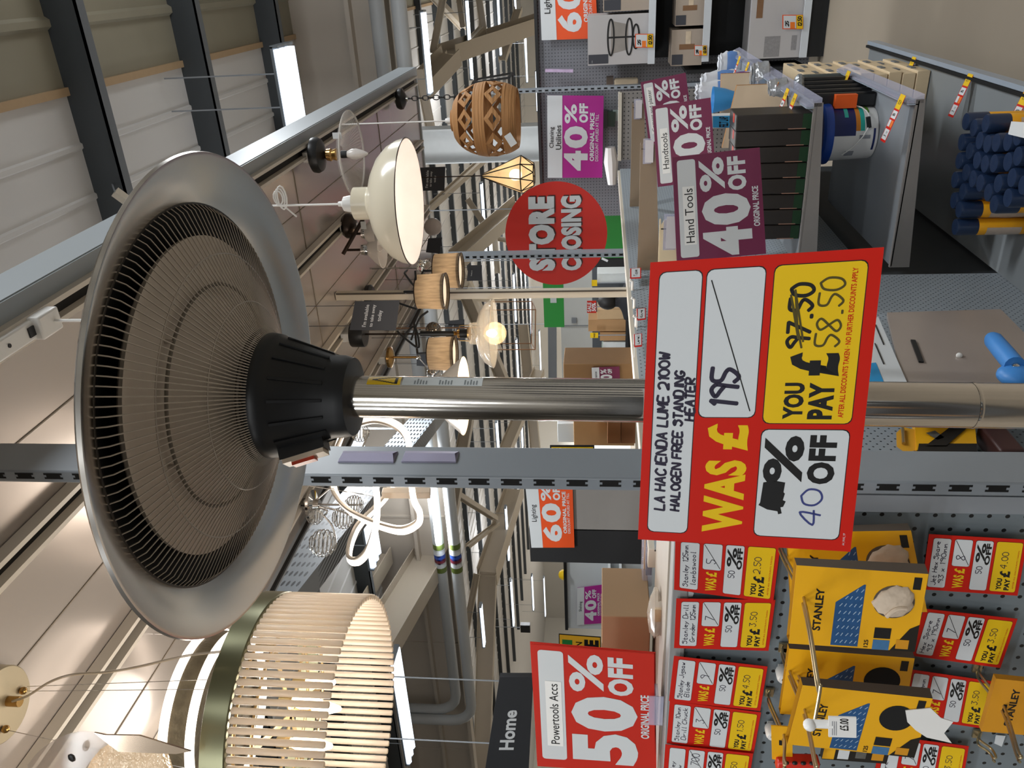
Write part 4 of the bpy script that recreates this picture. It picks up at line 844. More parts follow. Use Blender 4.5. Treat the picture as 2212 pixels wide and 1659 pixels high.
for i, (X, Y, y) in enumerate(((1735, 219, 3.42), (1752, 210, 3.49), (1768, 201, 3.56), (1782, 192, 3.63), (1796, 183, 3.70), (1742, 176, 3.84))):
    c_ = pl(1728, Y, 'y', y)
    t = thing('bagged_trowel', ['black bagged tool with an orange tip next to the blue lid', 'second black bagged tool behind the blue lid', 'third black bagged tool in the row', 'fourth black bagged tool in the row', 'fifth black bagged tool beside the rail', 'dark plate leaning against the timber battens'][i], 'tool packet', (c_.x, y, zs2), 'bagged black tools on the lower shelf')
    m = MB(); m.box((c_.x, y, (c_.z + zs2) / 2), (.055, .03, c_.z - zs2), BLACK if i < 5 else mat('dark plate', '#4b5150', .5)); build(m, 'tool', t, bevel=.008)
    m = MB(); m.box((c_.x, y - .016, c_.z - .03), (.02, .002, .03), WHITE if i % 2 == 0 else BLACK); build(m, 'label_patch', t)
    if i == 0: m = MB(); m.box((c_.x, y - .03, zs2 + .12), (.05, .03, .08), mat('orange rubber', '#e35a14', .45)); build(m, 'orange_tip', t)
    if i < 5: m = MB(); m.ball((c_.x + .01, y - .004, c_.z + .006), .032, mat('bag film', '#8b9196', .15, .2, .3, 30, bump=.9), 10, (1.1, .8, .7)); build(m, 'bag_top', t)
# timber battens standing on the bottom deck
PINE = mat('pale pine', '#d9c3a0', .6, 0, .08, 8, aniso=(8, 8, 1)); PINEE = mat('pine end shade', '#b5977a', .65, 0, .1, 9)
a, b = pl(1680, 133, 'y', 4.3), pl(1725, 190, 'y', 3.8)
zp = pl(1690, 150, 'x', -.52).z
for i in range(9):
    y = 4.62 - i * .085; x0, x1 = XF - .30, XF - .035
    h = zp - .17 - .25 + .0 * i
    hh = .40 + .003 * ((i * 7) % 5)
    zz_ = .167 + i * .0592; x1 = XF - .03 - .008 * (i % 2)
    t = thing('pine_box', ['pale pine box lowest of the stack on the bottom deck', 'pine box second from the bottom of the stack', 'pine box third from the bottom of the stack', 'pine box fourth from the bottom of the stack', 'pine box in the very middle of the stack', 'pine box fourth from the top of the stack', 'pine box third from the top of the stack', 'pine box second from the top of the stack', 'pale pine box topmost of the stack on the bottom deck'][i], 'wooden box', ((x0 + x1) / 2, 4.18, zz_), 'pine boxes on the bottom deck')
    m = MB(); m.box(((x0 + x1) / 2, 4.18, zz_ + .0285), (x1 - x0, .5, .055), PINE); build(m, 'body', t, bevel=.003)
    for q in (-.13, .1): m = MB(); m.box((x1 + .0025, 4.18 + q + .02 * (i % 3), zz_ + .045), (.005, .06, .02), GREYD); build(m, 'hinge', t)
# blue capped cans on the bottom deck
NAVYC = mat('navy cap', '#1c2c48', .3, 0, .1, 20, spec=.6); CANY = mat('can yellow', '#e2a01c', .35, 0, .08, 30); CANL = mat('can label grey', '#b9a99a', .45, 0, .15, 60)
can = [(805, 360), (880, 420), (765, 555), (840, 640), (935, 540), (1005, 570), (1090, 560), (1200, 550), (740, 730), (805, 840), (910, 725), (985, 760), (1070, 755), (1200, 740), (1290, 690), (700, 910), (775, 1020), (870, 900), (940, 940), (1015, 1030), (1110, 945), (1240, 890), (1345, 960), (690, 1105), (740, 1190), (1070, 1140), (1200, 1080), (705, 1355), (960, 470), (1290, 590), (1400, 500), (1400, 700)]
root = None; ZD = .165; HC = .235; used = []
for i, (a, b) in enumerate(can):
    p = pl(1900 + a / 4.365, 180 + b / 4.365, 'z', ZD + HC)
    for _ in range(4):
        for q in used:
            d = V((p.x - q.x, p.y - q.y, 0))
            if d.length < .0585: p = p + d.normalized() * (.0585 - d.length)
    if any(V((p.x - q.x, p.y - q.y, 0)).length < .057 for q in used): continue
    used.append(p); M = Matrix.Translation(V((p.x, p.y, ZD)))@ Matrix.Rotation(random.random() * .8 - .4, 4, 'Z')
    if p.x > -.56 and p.y > 2.8: lb = 'blue capped yellow can in the corner of the cluster closest to the rail ticket' if len(used) == 1 else 'blue capped yellow can by the rail, one of the cluster on the bottom deck'
    elif (a, b) == (705, 1355): lb = 'blue capped can with its yellow body and label fully seen, apart from the cluster'
    else: lb = 'blue capped yellow can packed inside the cluster on the bottom deck'
    if root is None:
        t = thing('foam_can', lb, 'can', M, 'blue capped cans on the bottom deck'); root = t; c0 = M.translation
        m = MB(); m.lathe([(0, 0), (.027, 0), (.0285, .004), (.0285, .165), (.026, .172), (0, .172)], CANY, 24); build(m, 'body', t, world=False)
        m = MB(); m.lathe([(.0287, .03), (.0287, .14)], CANL, 24); m.f = m.f[13:20]; m.m = m.m[:len(m.f)]; m.sm = m.sm[:len(m.f)]; build(m, 'label', t, world=False)
        m = MB(); m.lathe([(.0285, .166), (.0288, .172), (.0288, .226), (.0268, .233), (.024, .2335), (0, .231)], NAVYC, 24); build(m, 'cap', t, world=False)
    else: dup(root, M, lb)
# plastic bag with a card, and a blue handled tool hanging on the near bay
m = MB(); q = [pl(*p, 'x', XB + .10) for p in ((1915, 683), (2160, 676), (2330, 850), (1960, 905))]
t = thing('bagged_sheet', 'clear bagged dust sheet with a blue and white header card on the near back panel', 'packet', (XB + .1, 2.1, .3))
m = MB(); n = V((.012, 0, 0)); m.hexa([q[3], q[2], q[2] + n, q[3] + n, q[0], q[1], q[1] + n, q[0] + n], mat('cloudy film over beige sheet', '#9b8f86', .22, 0, .08, 4, bump=.15)); build(m, 'bag', t)
m = MB(); 
for a, b in (((1972, 735), (1990, 782)),): 
    A, B_ = pl(*a, 'x', XB + .115), pl(*b, 'x', XB + .115); m.bar(A, B_, .004, .012, BLACK)
build(m, 'tie', t); m = MB(); m.ball(pl(2072, 768, 'x', XB + .115), .008, WHITEP, 10); build(m, 'bead', t)
c = [pl(*p, 'x', XB + .118) for p in ((1885, 690), (1898, 683), (1967, 830), (1890, 830))]
q4 = [pl(*p, 'x', XB + .118) for p in ((1876, 850), (1882, 690), (1897, 684), (1962, 832))]
m = MB(); m.add(q4, [[0, 1, 2, 3]], WHITE); m.add([p + V((-.003, 0, 0)) for p in q4], [[3, 2, 1, 0]], WHITE)
w = [pl(*p, 'x', XB + .1195) for p in ((1872, 785), (1892, 783), (1912, 832), (1876, 834))]; m.add(w, [[0, 1, 2, 3]], mat('cyan print', '#1d8fc9', .4))
for i in range(6):
    a, b = pl(1890 + i * 6 % 18, 700 + i * 14, 'x', XB + .1195), pl(1897 + i * 6 % 18, 716 + i * 14, 'x', XB + .1195); m.bar(a, b, .003, .002, INK)
build(m, 'header_card', t, label='white and cyan header card')
t = thing('blue_handled_tool', 'tool with a bright blue grip lying at the foot of the near bay', 'tool', pl(2180, 780, 'x', XB + .2))
BL2 = mat('soft blue grip', '#3f86cf', .45, 0, .05, 12)
a, b, c_ = pl(2142, 730, 'x', XB + .22), pl(2192, 790, 'x', XB + .22), pl(2195, 812, 'x', XB + .2)
m = MB(); m.tube([a, a + (b - a) * .1, a + (b - a) * .5, b], .02, BL2, 14, rr=[.016, .021, .022, .022]); build(m, 'grip', t)
m = MB(); m.ball(c_, .04, BL2, 18, (.6, 1, 1)); build(m, 'hub', t)
m = MB(); m.ball(b + (b - a).normalized() * .004, .009, CHROME, 10); build(m, 'screw', t)
# yellow and black packet hanging on the near back panel between pole and upright
q = [pl(*p, 'x', XB + .06) for p in ((1937, 975), (1950, 915), (2180, 915), (2190, 990))]
t = thing('tool_packet', 'yellow and black tool packet hanging between the heater pole and the thick upright', 'packet', (XB + .06, 1.7, .7))
m = MB(); n = V((-.03, 0, 0)); a, b, c_, d = [pl(*p, 'x', XB + .06) for p in ((1980, 972), (1975, 900), (2105, 910), (2110, 958))]
m.hexa([d, c_, c_ + n, d + n, a, b, b + n, a + n], PKY); build(m, 'sleeve', t)
e = [pl(*p, 'x', XB + .064) for p in ((2000, 962), (2045, 962), (2088, 925), (2075, 905))]; m = MB(); m.add(e, [[0, 1, 2, 3]], PKB)
f = [pl(*p, 'x', XB + .062) for p in ((1982, 976), (1985, 958), (2110, 958), (2110, 976))]; m.add(f, [[0, 1, 2, 3]], PKB); f2 = [pl(*p, 'x', XB + .064) for p in ((2000, 935), (2020, 930), (2040, 945), (2025, 950))]; m.add(f2, [[0, 1, 2, 3]], mat('saw blade print', '#5b5a55', .5, 0, .4, 120))
build(m, 'print', t)
g = [pl(*p, 'x', XB + .055) for p in ((1937, 965), (1936, 935), (1950, 922), (1985, 930), (1990, 970), (1955, 978))]; m = MB(); m.add(g, [list(range(6))], mat('amber header', '#d9a02e', .3)); build(m, 'header', t)
m = MB(); m.tube([pl(1950, 925, 'x', XB + .06), pl(1952, 958, 'x', XB + .06)], .004, HOOKM, 6); build(m, 'hang_wire', t)
# deep red case behind it
m = MB(); a, b = pl(2110, 925, 'x', XB + .05), pl(2215, 985, 'x', XB + .05); m.box((XB + .04, (a.y + b.y) / 2, (a.z + b.z) / 2), (.05, abs(a.y - b.y), abs(a.z - b.z)), mat('maroon case', '#3f2320', .45)); build(m, 'tool_case', None, 'dark maroon case below the hanging yellow packet', 'case', bevel=.006)
def translucent(m, k):          # thin lit material: part of the light passes through
    nt = m.node_tree; tr = nt.nodes.new('ShaderNodeBsdfTranslucent'); mx = nt.nodes.new('ShaderNodeMixShader'); pb = nt.nodes['Principled BSDF']
    mx.inputs[0].default_value = k; nt.links.new(pb.inputs['Base Color'].links[0].from_socket, tr.inputs[0]); nt.links.new(pb.outputs[0], mx.inputs[1])
    nt.links.new(tr.outputs[0], mx.inputs[2]); nt.links.new(mx.outputs[0], nt.nodes['Material Output'].inputs[0])
# ------------------------------------------------------------------ lamp canopy over the shelving
CZ = 2.65; TRX = (-.535, -.885, -1.265, -1.60)
CAN = mat('canopy champagne sheet', '#c6bdb6', .24, .6, .03, 2, aniso=(.6, .6, .6))
FAS = mat('fascia grey paint', '#9aa1a6', .35, .1, .03, 4)
XFA = -.485
t = thing('lamp_canopy', 'long champagne metal canopy carrying the display lamps above the shelving', 'canopy', (-1.1, 2.5, CZ))
m = MB(); m.box(((XFA - 1.72) / 2, 2.45, CZ + .012), (1.72 + XFA, 4.74, .02), CAN); build(m, 'ceiling_sheet', t)
m = MB()
for y in (1.55, 2.72, 3.9): m.box(((XFA - 1.72) / 2, y, CZ + .001), (1.72 + XFA, .004, .003), mat('seam', '#7d7264', .6))
for x in (-.72, -1.08, -1.44): m.box((x, 2.45, CZ + .0013), (.003, 4.74, .002), mat('seam', '#7d7264', .6))
build(m, 'seams', t)
m = MB(); m.box((XFA, 2.45, CZ + .045), (.025, 4.76, .10), FAS); m.box(((XFA - 1.72) / 2, 4.83, CZ + .045), (1.72 + XFA, .025, .10), FAS); m.box((XFA - .015, 2.45, CZ - .004), (.05, 4.76, .01), FAS); build(m, 'fascia', t, label='grey painted fascia')
m = MB(); m.box((-1.72, 2.45, CZ + .045), (.02, 4.76, .13), PT); build(m, 'punched_edge', t, label='punched grey steel edge')
TRM = mat('track white enamel', '#cfc7bb', .35, 0, .03, 6)
for x in TRX:
    m = MB(); m.box((x - .019, 2.45, CZ - .014), (.010, 4.6, .028), TRM); m.box((x + .019, 2.45, CZ - .014), (.010, 4.6, .028), TRM); m.box((x, 2.45, CZ - .003), (.03, 4.6, .006), mat('track slot', '#1b1917', .7)); build(m, 'lighting_track', t)
def adaptor(t, p, L=.08):
    m = MB(); m.box((p.x, p.y, CZ - .035), (.036, L, .035), WHITEP); m.lathe([(0, -.02), (.014, -.02), (.014, .02), (0, .02)], CHROME, 12, c=(p.x, p.y, CZ - .062)); build(m, 'track_adaptor', t, bevel=.003)
def lamp(name, label, p, cat='lamp', group='display lamps under the canopy'): return thing(name, label, cat, p, group)
def L(prof, m_, c, n=36): m = MB(); m.lathe(prof, m_, n, c=c); return m
GLASS = mat('clear glass', '#f4f1ea', .03, 0, 0, 1, trans=1.0)
AMBER = mat('amber glass', '#f5dcb0', .06, 0, 0, 1, alpha=.5); translucent(AMBER, .6)
GLS = mat('lamp glass pale', '#e2ddd6', .06, 0, .02, 60, alpha=.16)
OPAL = mat('opal glass', '#e8e3df', .25, 0, 0, 1)
IVORY = mat('cream enamel', '#d9d0bb', .2, 0, .02, 4, spec=.6); IVIN = mat('white enamel lining', '#efe4dc', .4)
BRONZE = mat('dark bronze', '#3b302a', .3, .7, .1, 9)
# glass dish pendant
p = pl(650, 330, 'z', CZ); p.x = TRX[0]; d = 2.85; c = pl(755, 333, 'd', d); q = V((c.x, c.y, 0))
t = lamp('glass_dish_lamp', 'clear ribbed glass dish lamp with a white candle bulb and black ceiling rose', (c.x, c.y, c.z - .06))
m = MB(); m.box((c.x, c.y, CZ - .03), (.036, .08, .036), WHITEP); m.lathe([(0, -.02), (.014, -.02), (.014, .02), (0, .02)], CHROME, 12, c=(c.x, c.y, CZ - .06)); build(m, 'track_adaptor', t, bevel=.003)
zr = pl(677, 333, 'd', d).z
build(L([(0, .016), (.05, .016), (.06, .01), (.062, -.004), (.055, -.018), (.03, -.027), (.012, -.032), (.012, -.04), (0, -.04)], BLACK, (c.x, c.y, zr - .006)), 'ceiling_rose', t, label='black ceiling rose')
build(L([(0, -.038), (.012, -.038), (.02, -.045), (.022, -.06), (.017, -.065), (.022, -.08), (.018, -.085), (0, -.085)], BRASS, (c.x, c.y, zr)), 'brass_holder', t)
m = MB(); n = 72; prof = [(.016, .035), (.06, .030), (.11, .012), (.142, -.006), (.146, -.010), (.142, -.012), (.108, .006), (.06, .024), (.016, .029)]
m.lathe(prof, GLS, n, c=(c.x, c.y, c.z)); 
for j in range(n):
    a = 2 * pi * j / n; e = V((cos(a), sin(a), 0)); m.tube([c + e * .03 + V((0, 0, .03)), c + e * .06 + V((0, 0, .024)), c + e * .108 + V((0, 0, .006)), c + e * .14 + V((0, 0, -.01))], .0009, GLS, 4)
m.tube([c + V((cos(a * pi / 30) * .145, sin(a * pi / 30) * .145, -.01)) for a in range(60)], .0032, mat('glass edge', '#d9d4cd', .08, 0, 0, 1, alpha=.6), 6, True); build(m, 'glass_dish', t)
build(L([(0, .03), (.013, .03), (.013, .008), (0, .008)], BLACK, c), 'bulb_holder', t)
build(L([(.011, .008), (.018, -.01), (.019, -.025), (.012, -.05), (.004, -.066), (0, -.068)], OPAL, c), 'candle_bulb', t)
m = MB(); a = pl(728, 293, 'd', d - .14); m.box(a, (.02, .001, .03), WHITE, None); build(m, 'swing_ticket', t)
# cream dome pendant
d = 2.03; c = pl(886, 437, 'd', d); g = d / F
t = lamp('dome_pendant', 'cream enamel dome pendant with a white inside, hung on a white cord', (c.x, c.y, c.z))
P = [(.0405, .142), (.0405, .105), (.046, .100), (.06, .094), (.085, .085), (.115, .068), (.138, .045), (.150, .022), (.1555, 0)]
build(L(P, IVORY, c, 64), 'shade', t)
build(L([(.156, -.001), (.1535, -.001), (.148, .021), (.136, .043), (.113, .066), (.083, .083), (.04, .095), (0, .1)], IVIN, c, 64), 'lining', t, label='white shade lining')
m = MB(); m.tube([c + V((cos(a * pi / 36) * .1557, sin(a * pi / 36) * .1557, 0)) for a in range(72)], .0012, BRONZE, 6, True); build(m, 'rim', t, label='dark rim line')
build(L([(0, .185), (.006, .185), (.007, .176), (.018, .170), (.021, .155), (.020, .142), (0, .142)], WHITEP, c), 'cord_cap', t)
m = MB(); m.tube([c + V((0, 0, .18)), V((c.x, c.y, CZ - .03))], .0028, WHITEP, 8)
kz = pl(600, 440, 'd', d).z
for j in range(3): m.tube([V((c.x + .03 * cos(a * pi / 6) * (1 - .2 * j) + .02, c.y, kz + .012 * sin(a * pi / 6) + .005 * j)) for a in range(12)], .0022, WHITEP, 6, True)
m.tube(smooth([V((c.x, c.y, kz)), V((c.x - .015, c.y, kz - .015)), V((c.x - .03, c.y, kz - .03))]), .0022, WHITEP, 6); build(m, 'cord', t)
m = MB(); m.lathe([(0, .02), (.012, .02), (.02, .0), (.018, -.014), (0, -.02)], glow('dome bulb', '#fff0e4', 3), 20, c=c + V((0, 0, .075))); build(m, 'bulb', t)
point('dome_pendant_light', c + V((0, 0, .05)), 1.0, (1, .9, .82), .02)
# woven rattan pendant
d = 3.14; c = pl(1050, 258, 'd', d); g = d / F
t = lamp('woven_pendant', 'brown woven rattan pendant with bands and diamond cut strips', (c.x, c.y, c.z - .12))
RAT = mat('rattan cord', '#b08050', .7, 0, .22, 4, bump=.6, aniso=(1, 1, 60))
def rr_(z): return .036 + .104 * sqrt(max(0, 1 - ((z + .02) / .15) ** 2)) if z < .125 else .04
def ringband(z0, z1, mtl, n=48):
    m = MB(); pr = [(rr_(z0 + (z1 - z0) * i / 6), z0 + (z1 - z0) * i / 6) for i in range(7)]; m.lathe(pr + [(r_ - .006, z) for r_, z in reversed(pr)] + [pr[0]], mtl, n, c=c); return m
build(ringband(.095, .135, RAT), 'top_band', t); build(ringband(-.01, .035, RAT), 'middle_band', t); build(ringband(-.125, -.075, RAT), 'bottom_band', t)
def diamonds(z0, z1, n):
    m = MB()
    for j in range(n):
        a0 = 2 * pi * j / n; da = pi / n * .95
        def P_(u, v, k=0): a = a0 + u * da; z = z0 + (z1 - z0) * v; r_ = rr_(z) - k; return c + V((r_ * cos(a), r_ * sin(a), z))
        o = [(0, 0), (1, .5), (0, 1), (-1, .5)]; ii = [(0, .28), (.45, .5), (0, .72), (-.45, .5)]
        for q in range(4):
            a_, b_, c_, d_ = o[q], o[(q + 1) % 4], ii[(q + 1) % 4], ii[q]
            m.hexa([P_(*a_, .005), P_(*b_, .005), P_(*c_, .005), P_(*d_, .005), P_(*a_), P_(*b_), P_(*c_), P_(*d_)], RAT)
    return m
build(diamonds(.037, .095, 9), 'diamond_strip', t); build(diamonds(-.075, -.008, 9), 'diamond_strip', t)
m = MB(); m.tube([c + V((0, 0, .13)), V((c.x, c.y, CZ - .03))], .003, WHITEP, 8); m.lathe([(0, .16), (.008, .16), (.012, .15), (.012, .128), (0, .128)], WHITEP, 14, c=c); build(m, 'cord', t)
m = MB(); b_ = pl(1103, 302, 'd', d - .12); m.bar(b_ + V((-.02, 0, -.012)), b_ + V((.02, .0, .012)), .002, .028, WHITE, (1, 0, 1)); build(m, 'swing_ticket', t)
# black lantern on a chain, behind the woven pendant
d = 4.05; c = pl(1062, 206, 'd', d); 
t = lamp('chain_lantern', 'black framed glass lantern on a black chain behind the woven pendant', (c.x, c.y, c.z - .1))
zr = pl(865, 212, 'd', d).z; adaptor(t, V((c.x, c.y, 0)))
build(L([(0, .03), (.045, .03), (.052, .015), (.05, 0), (.03, -.012), (.01, -.02), (0, -.02)], BLACK, (c.x, c.y, zr)), 'ceiling_rose', t)
m = MB(); zc = zr - .02; zt_ = c.z + .13; nl = 11
for j in range(nl):
    z0 = zc - (zc - zt_) * (j + .5) / nl; h_ = (zc - zt_) / nl * .62; ax = V((1, 0, 0)) if j % 2 else V((0, 1, 0))
    m.tube([V((c.x, c.y, z0)) + ax * .011 * cos(a * pi / 6) + V((0, 0, h_ * sin(a * pi / 6))) for a in range(12)], .0026, BLACK, 6, True)
build(m, 'chain', t)
m = MB()
for sx in (-1, 1):
    for s_ in (-1, 1):
        m.bar(c + V((.09 * sx, .09 * s_, -.1)), c + V((.07 * sx, .07 * s_, .08)), .01, .01, BLACK); m.bar(c + V((.07 * sx, .07 * s_, .08)), c + V((0, 0, .13)), .008, .008, BLACK)
for z, r_ in ((-.1, .09), (.08, .07)):
    for a_, b_ in (((-1, -1), (1, -1)), ((1, -1), (1, 1)), ((1, 1), (-1, 1)), ((-1, 1), (-1, -1))): m.bar(c + V((a_[0] * r_, a_[1] * r_, z)), c + V((b_[0] * r_, b_[1] * r_, z)), .01, .01, BLACK)
build(m, 'frame', t)
m = MB(); 
for a_, b_ in (((-1, -1), (1, -1)), ((1, -1), (1, 1)), ((1, 1), (-1, 1)), ((-1, 1), (-1, -1))): m.quad(c + V((a_[0] * .088, a_[1] * .088, -.1)), c + V((b_[0] * .088, b_[1] * .088, -.1)), c + V((b_[0] * .069, b_[1] * .069, .08)), c + V((a_[0] * .069, a_[1] * .069, .08)), GLS)
build(m, 'glass', t)
# lit geometric cage pendant
d = 3.85; c = pl(1100, 378, 'd', d); g = d / F
t = lamp('cage_pendant', 'lit diamond shaped pendant of amber glass panes in a black frame', (c.x, c.y, c.z - .12))
lv = [(.008, .128), (.089, -.06), (.052, -.118)]; n = 8
V_ = [[c + V((r_ * cos(2 * pi * (j + (.5 if i == 2 else 0)) / n), r_ * sin(2 * pi * (j + (.5 if i == 2 else 0)) / n), z)) for j in range(n)] for i, (r_, z) in enumerate(lv)]
m = MB(); gl = MB()
for j in range(n):
    k_ = (j + 1) % n
    for a_, b_ in ((V_[0][j], V_[1][j]), (V_[1][j], V_[1][k_]), (V_[1][j], V_[2][j]), (V_[1][k_], V_[2][j]), (V_[2][j], V_[2][k_])): m.tube([a_, b_], .0028, BRONZE, 6)
    gl.quad(V_[0][j], V_[1][j], V_[1][k_], V_[0][k_], AMBER); gl.add([V_[1][j], V_[2][j], V_[1][k_]], [[0, 1, 2]], AMBER); gl.add([V_[1][k_], V_[2][j], V_[2][k_]], [[0, 1, 2]], AMBER)
build(m, 'frame', t); build(gl, 'glass_panes', t)
m = MB(); m.ball(c + V((0, 0, -.03)), .028, WARM, 16, (1, 1, 1.1)); build(m, 'bulb', t); point('cage_light', c + V((0, 0, -.03)), 7, (1, .84, .64), .03)
m = MB(); m.tube([c + V((0, 0, .125)), V((c.x, c.y, CZ - .02))], .003, BRONZE, 6); build(m, 'cord', t)
# ribbed glass bowl pendant on a black cylinder rose
d = 3.2; c = pl(1064, 720, 'd', d)
t = lamp('ribbed_bowl_pendant', 'lit ribbed glass bowl pendant with a bright globe bulb, hanging beside the heater pole', (c.x, c.y, c.z - .07))
adaptor(t, c); zr = pl(765, 720, 'd', d).z
build(L([(0, .028), (.05, .028), (.052, .024), (.052, -.024), (.05, -.028), (0, -.028)], BLACK, (c.x, c.y, zr)), 'ceiling_rose', t, label='black cylinder rose')
m = MB(); m.tube([V((c.x, c.y, zr)), c + V((0, 0, .13))], .004, BRONZE, 8); m.tube([c + V((0, 0, .29)), c + V((0, 0, .155))], .011, BLACK, 10); build(m, 'stem', t)
m = MB(); m.lathe([(0, .16), (.008, .16), (.01, .15), (.006, .145), (.016, .14), (.018, .13), (0, .13)], BRASS, 16, c=c); m.lathe([(.022, .10), (.026, .098), (.026, .09), (0, .09)], BRASS, 20, c=c)
for j in range(3): a = 2 * pi * j / 3; m.tube([c + V((cos(a) * .012, sin(a) * .012, .135)), c + V((cos(a) * .034, sin(a) * .034, .13)), c + V((cos(a) * .036, sin(a) * .036, .088))], .002, BRASS, 6)
build(m, 'brass_gallery', t); build(L([(0, .13), (.017, .13), (.018, .1), (.016, .095), (0, .095)], BLACK, c), 'bulb_holder', t)
m = MB(); n = 150; prof = [(.036, .095), (.042, .09), (.044, .075), (.044, .062), (.06, .058), (.09, .048), (.118, .028), (.134, .006), (.137, -.004), (.134, -.004), (.115, .024), (.088, .044), (.044, .055)]
m.lathe(prof, mat('pale ribbed glass', '#eadfcd', .08, 0, .02, 60, alpha=.3), n, c=c)
for j in range(n):
    a = 2 * pi * j / n; e = V((cos(a), sin(a), 0)); m.tube([c + e * .05 + V((0, 0, .058)), c + e * .09 + V((0, 0, .047)), c + e * .118 + V((0, 0, .028)), c + e * .136 + V((0, 0, -.002))], .0006, GLS, 4)
m.tube([c + V((cos(a * pi / 30) * .1365, sin(a * pi / 30) * .1365, -.003)) for a in range(60)], .0022, GLS, 6, True); build(m, 'glass_bowl', t)
m = MB(); m.ball(c + V((0, 0, -.01)), .046, mat('bulb glass', '#f0d9ae', .05, 0, 0, 1, alpha=.18), 20); build(m, 'globe_bulb', t); m = MB(); m.ball(c + V((0, 0, .004)), .016, WARM, 14, (1, 1, 1.4)); build(m, 'filament', t); point('bowl_light', c + V((0, 0, -.0)), 1.6, (1, .86, .68), .03)
# two headed bell lamp
d = 3.25; c = pl(757, 488, 'd', d)
t = lamp('bell_spot_lamp', 'dark bronze bar lamp with two small bell shades behind the cream dome', (c.x, c.y, c.z - .1)); adaptor(t, c)
m = MB(); m.lathe([(0, .03), (.04, .028), (.05, .015), (.05, 0), (.042, -.014), (.02, -.026), (0, -.03)], BRONZE, 28, c=c); build(m, 'ceiling_rose', t)
a, b = pl(786, 470, 'd', 3.18), pl(741, 549, 'd', 3.2); m = MB(); m.tube([a, b], .008, BRONZE, 10); build(m, 'bar', t)
for X, Y, XR in ((768, 505, 815), (762, 540, 822)):
    h_ = pl(X, Y, 'd', 3.2); s_ = pl(XR, Y - 2, 'd', 3.2)
    m = MB(); m.tube([h_ + V((0, 0, .03)), h_ + V((0, 0, -.03))], .005, BRONZE, 8); m.lathe([(0, .015), (.02, .012), (.022, -.008), (.016, -.02), (0, -.02)], CHROME, 18, c=(h_.x, h_.y, (h_.z * .55 + s_.z * .45))); build(m, 'head', t)
    build(L([(.018, .055), (.03, .045), (.055, .02), (.074, -.004), (.076, -.008), (.073, -.008), (.052, .016), (.028, .04), (0, .05)], OPAL, s_), 'bell_shade', t)
m = MB(); q = pl(785, 487, 'd', 3.1); m.box(q, (.03, .002, .02), WHITE); build(m, 'swing_ticket', t)
# three armed lamp with linen drum shades
LIN = mat('brown linen', '#7b6d5c', .9, 0, .6, 2.2, aniso=(60, 60, 8)); translucent(LIN, .55)
c = pl(802, 640, 'z', CZ - .03)
t = lamp('drum_shade_lamp', 'black arm lamp with lit brown linen drum shades', (c.x, c.y, 2.1))
build(L([(0, .02), (.05, .02), (.052, 0), (.04, -.01), (0, -.012)], BLACK, c), 'ceiling_rose', t)
def drum(X0, X1, Y, hw, d, part=True):
    a, b = pl(X0, Y, 'd', d), pl(X1, Y, 'd', d); r_ = hw * d / F; h_ = a.z - b.z; b = V((a.x, a.y, b.z))
    m = MB(); m.lathe([(r_ * .94, h_), (r_, 0)], LIN, 40, c=b); s_ = build(m, 'drum_shade', t)
    m = MB(); m.lathe([(0, .012), (r_ * .97, .012)], mat('shade diffuser', '#fff0d8', .6, 0, 0, 1, emit=.75, ecol='#ffe9c8'), 30, c=b); build(m, 'diffuser', s_)
    m = MB()
    for z, k_ in ((0, 1), (h_, .94)): m.tube([b + V((cos(q * pi / 20) * r_ * k_, sin(q * pi / 20) * r_ * k_, z)) for q in range(40)], .002, BRONZE, 5, True)
    build(m, 'trim_ring', s_)
    point('drum_light', b + V((0, 0, h_ * .4)), .55, (1, .82, .6), .02); return b + V((0, 0, h_))
j1 = drum(940, 998, 585, 38, 3.4); j2 = drum(902, 965, 630, 39, 3.05); j3 = drum(928, 985, 764, 37, 3.3)
m = MB(); hub = V((c.x, c.y, c.z - .25)); m.tube([c, hub], .006, BLACK, 8)
for j in (j1, j2, j3):
    k_ = (j + hub) / 2 + V((0, 0, .06)); m.tube([hub, k_, j + V((0, 0, .05)), j], .005, BLACK, 8)
build(m, 'arms', t)
for pts in (((873, 590), (897, 618), (897, 585)), ((862, 655), (900, 668)), ((873, 590), (880, 583)), ((888, 735), (905, 690), (925, 672)), ((858, 715), (880, 735), (905, 750), (895, 705), (870, 730))):
    m = MB(); m.tube(smooth([pl(x, y, 'd', 3.0) for x, y in pts], 5), .004, BLACK, 6); build(m, 'loose_flex', t)
# cone pendant behind the pole
d = 2.68; c = pl(1002, 855, 'd', d); r_ = 86 * d / F
t = lamp('cone_pendant', 'lit grey cone pendant half hidden behind the heater pole', (c.x, c.y, c.z))
GC = mat('grey enamel cone', '#a79c8e', .3, 0, .03, 6)
build(L([(.012, .15), (.02, .135), (.03, .12), (r_, 0)], GC, c, 48), 'cone_shade', t); build(L([(r_ - .002, .0005), (.028, .116), (0, .12)], WARML, c, 48), 'lit_lining', t)
m = MB(); m.tube([c + V((0, 0, .14)), V((c.x, c.y, CZ - .02))], .0025, WHITEP, 6); build(m, 'cord', t)
point('cone_light', c + V((0, 0, .04)), 2, (1, .84, .62), .03)
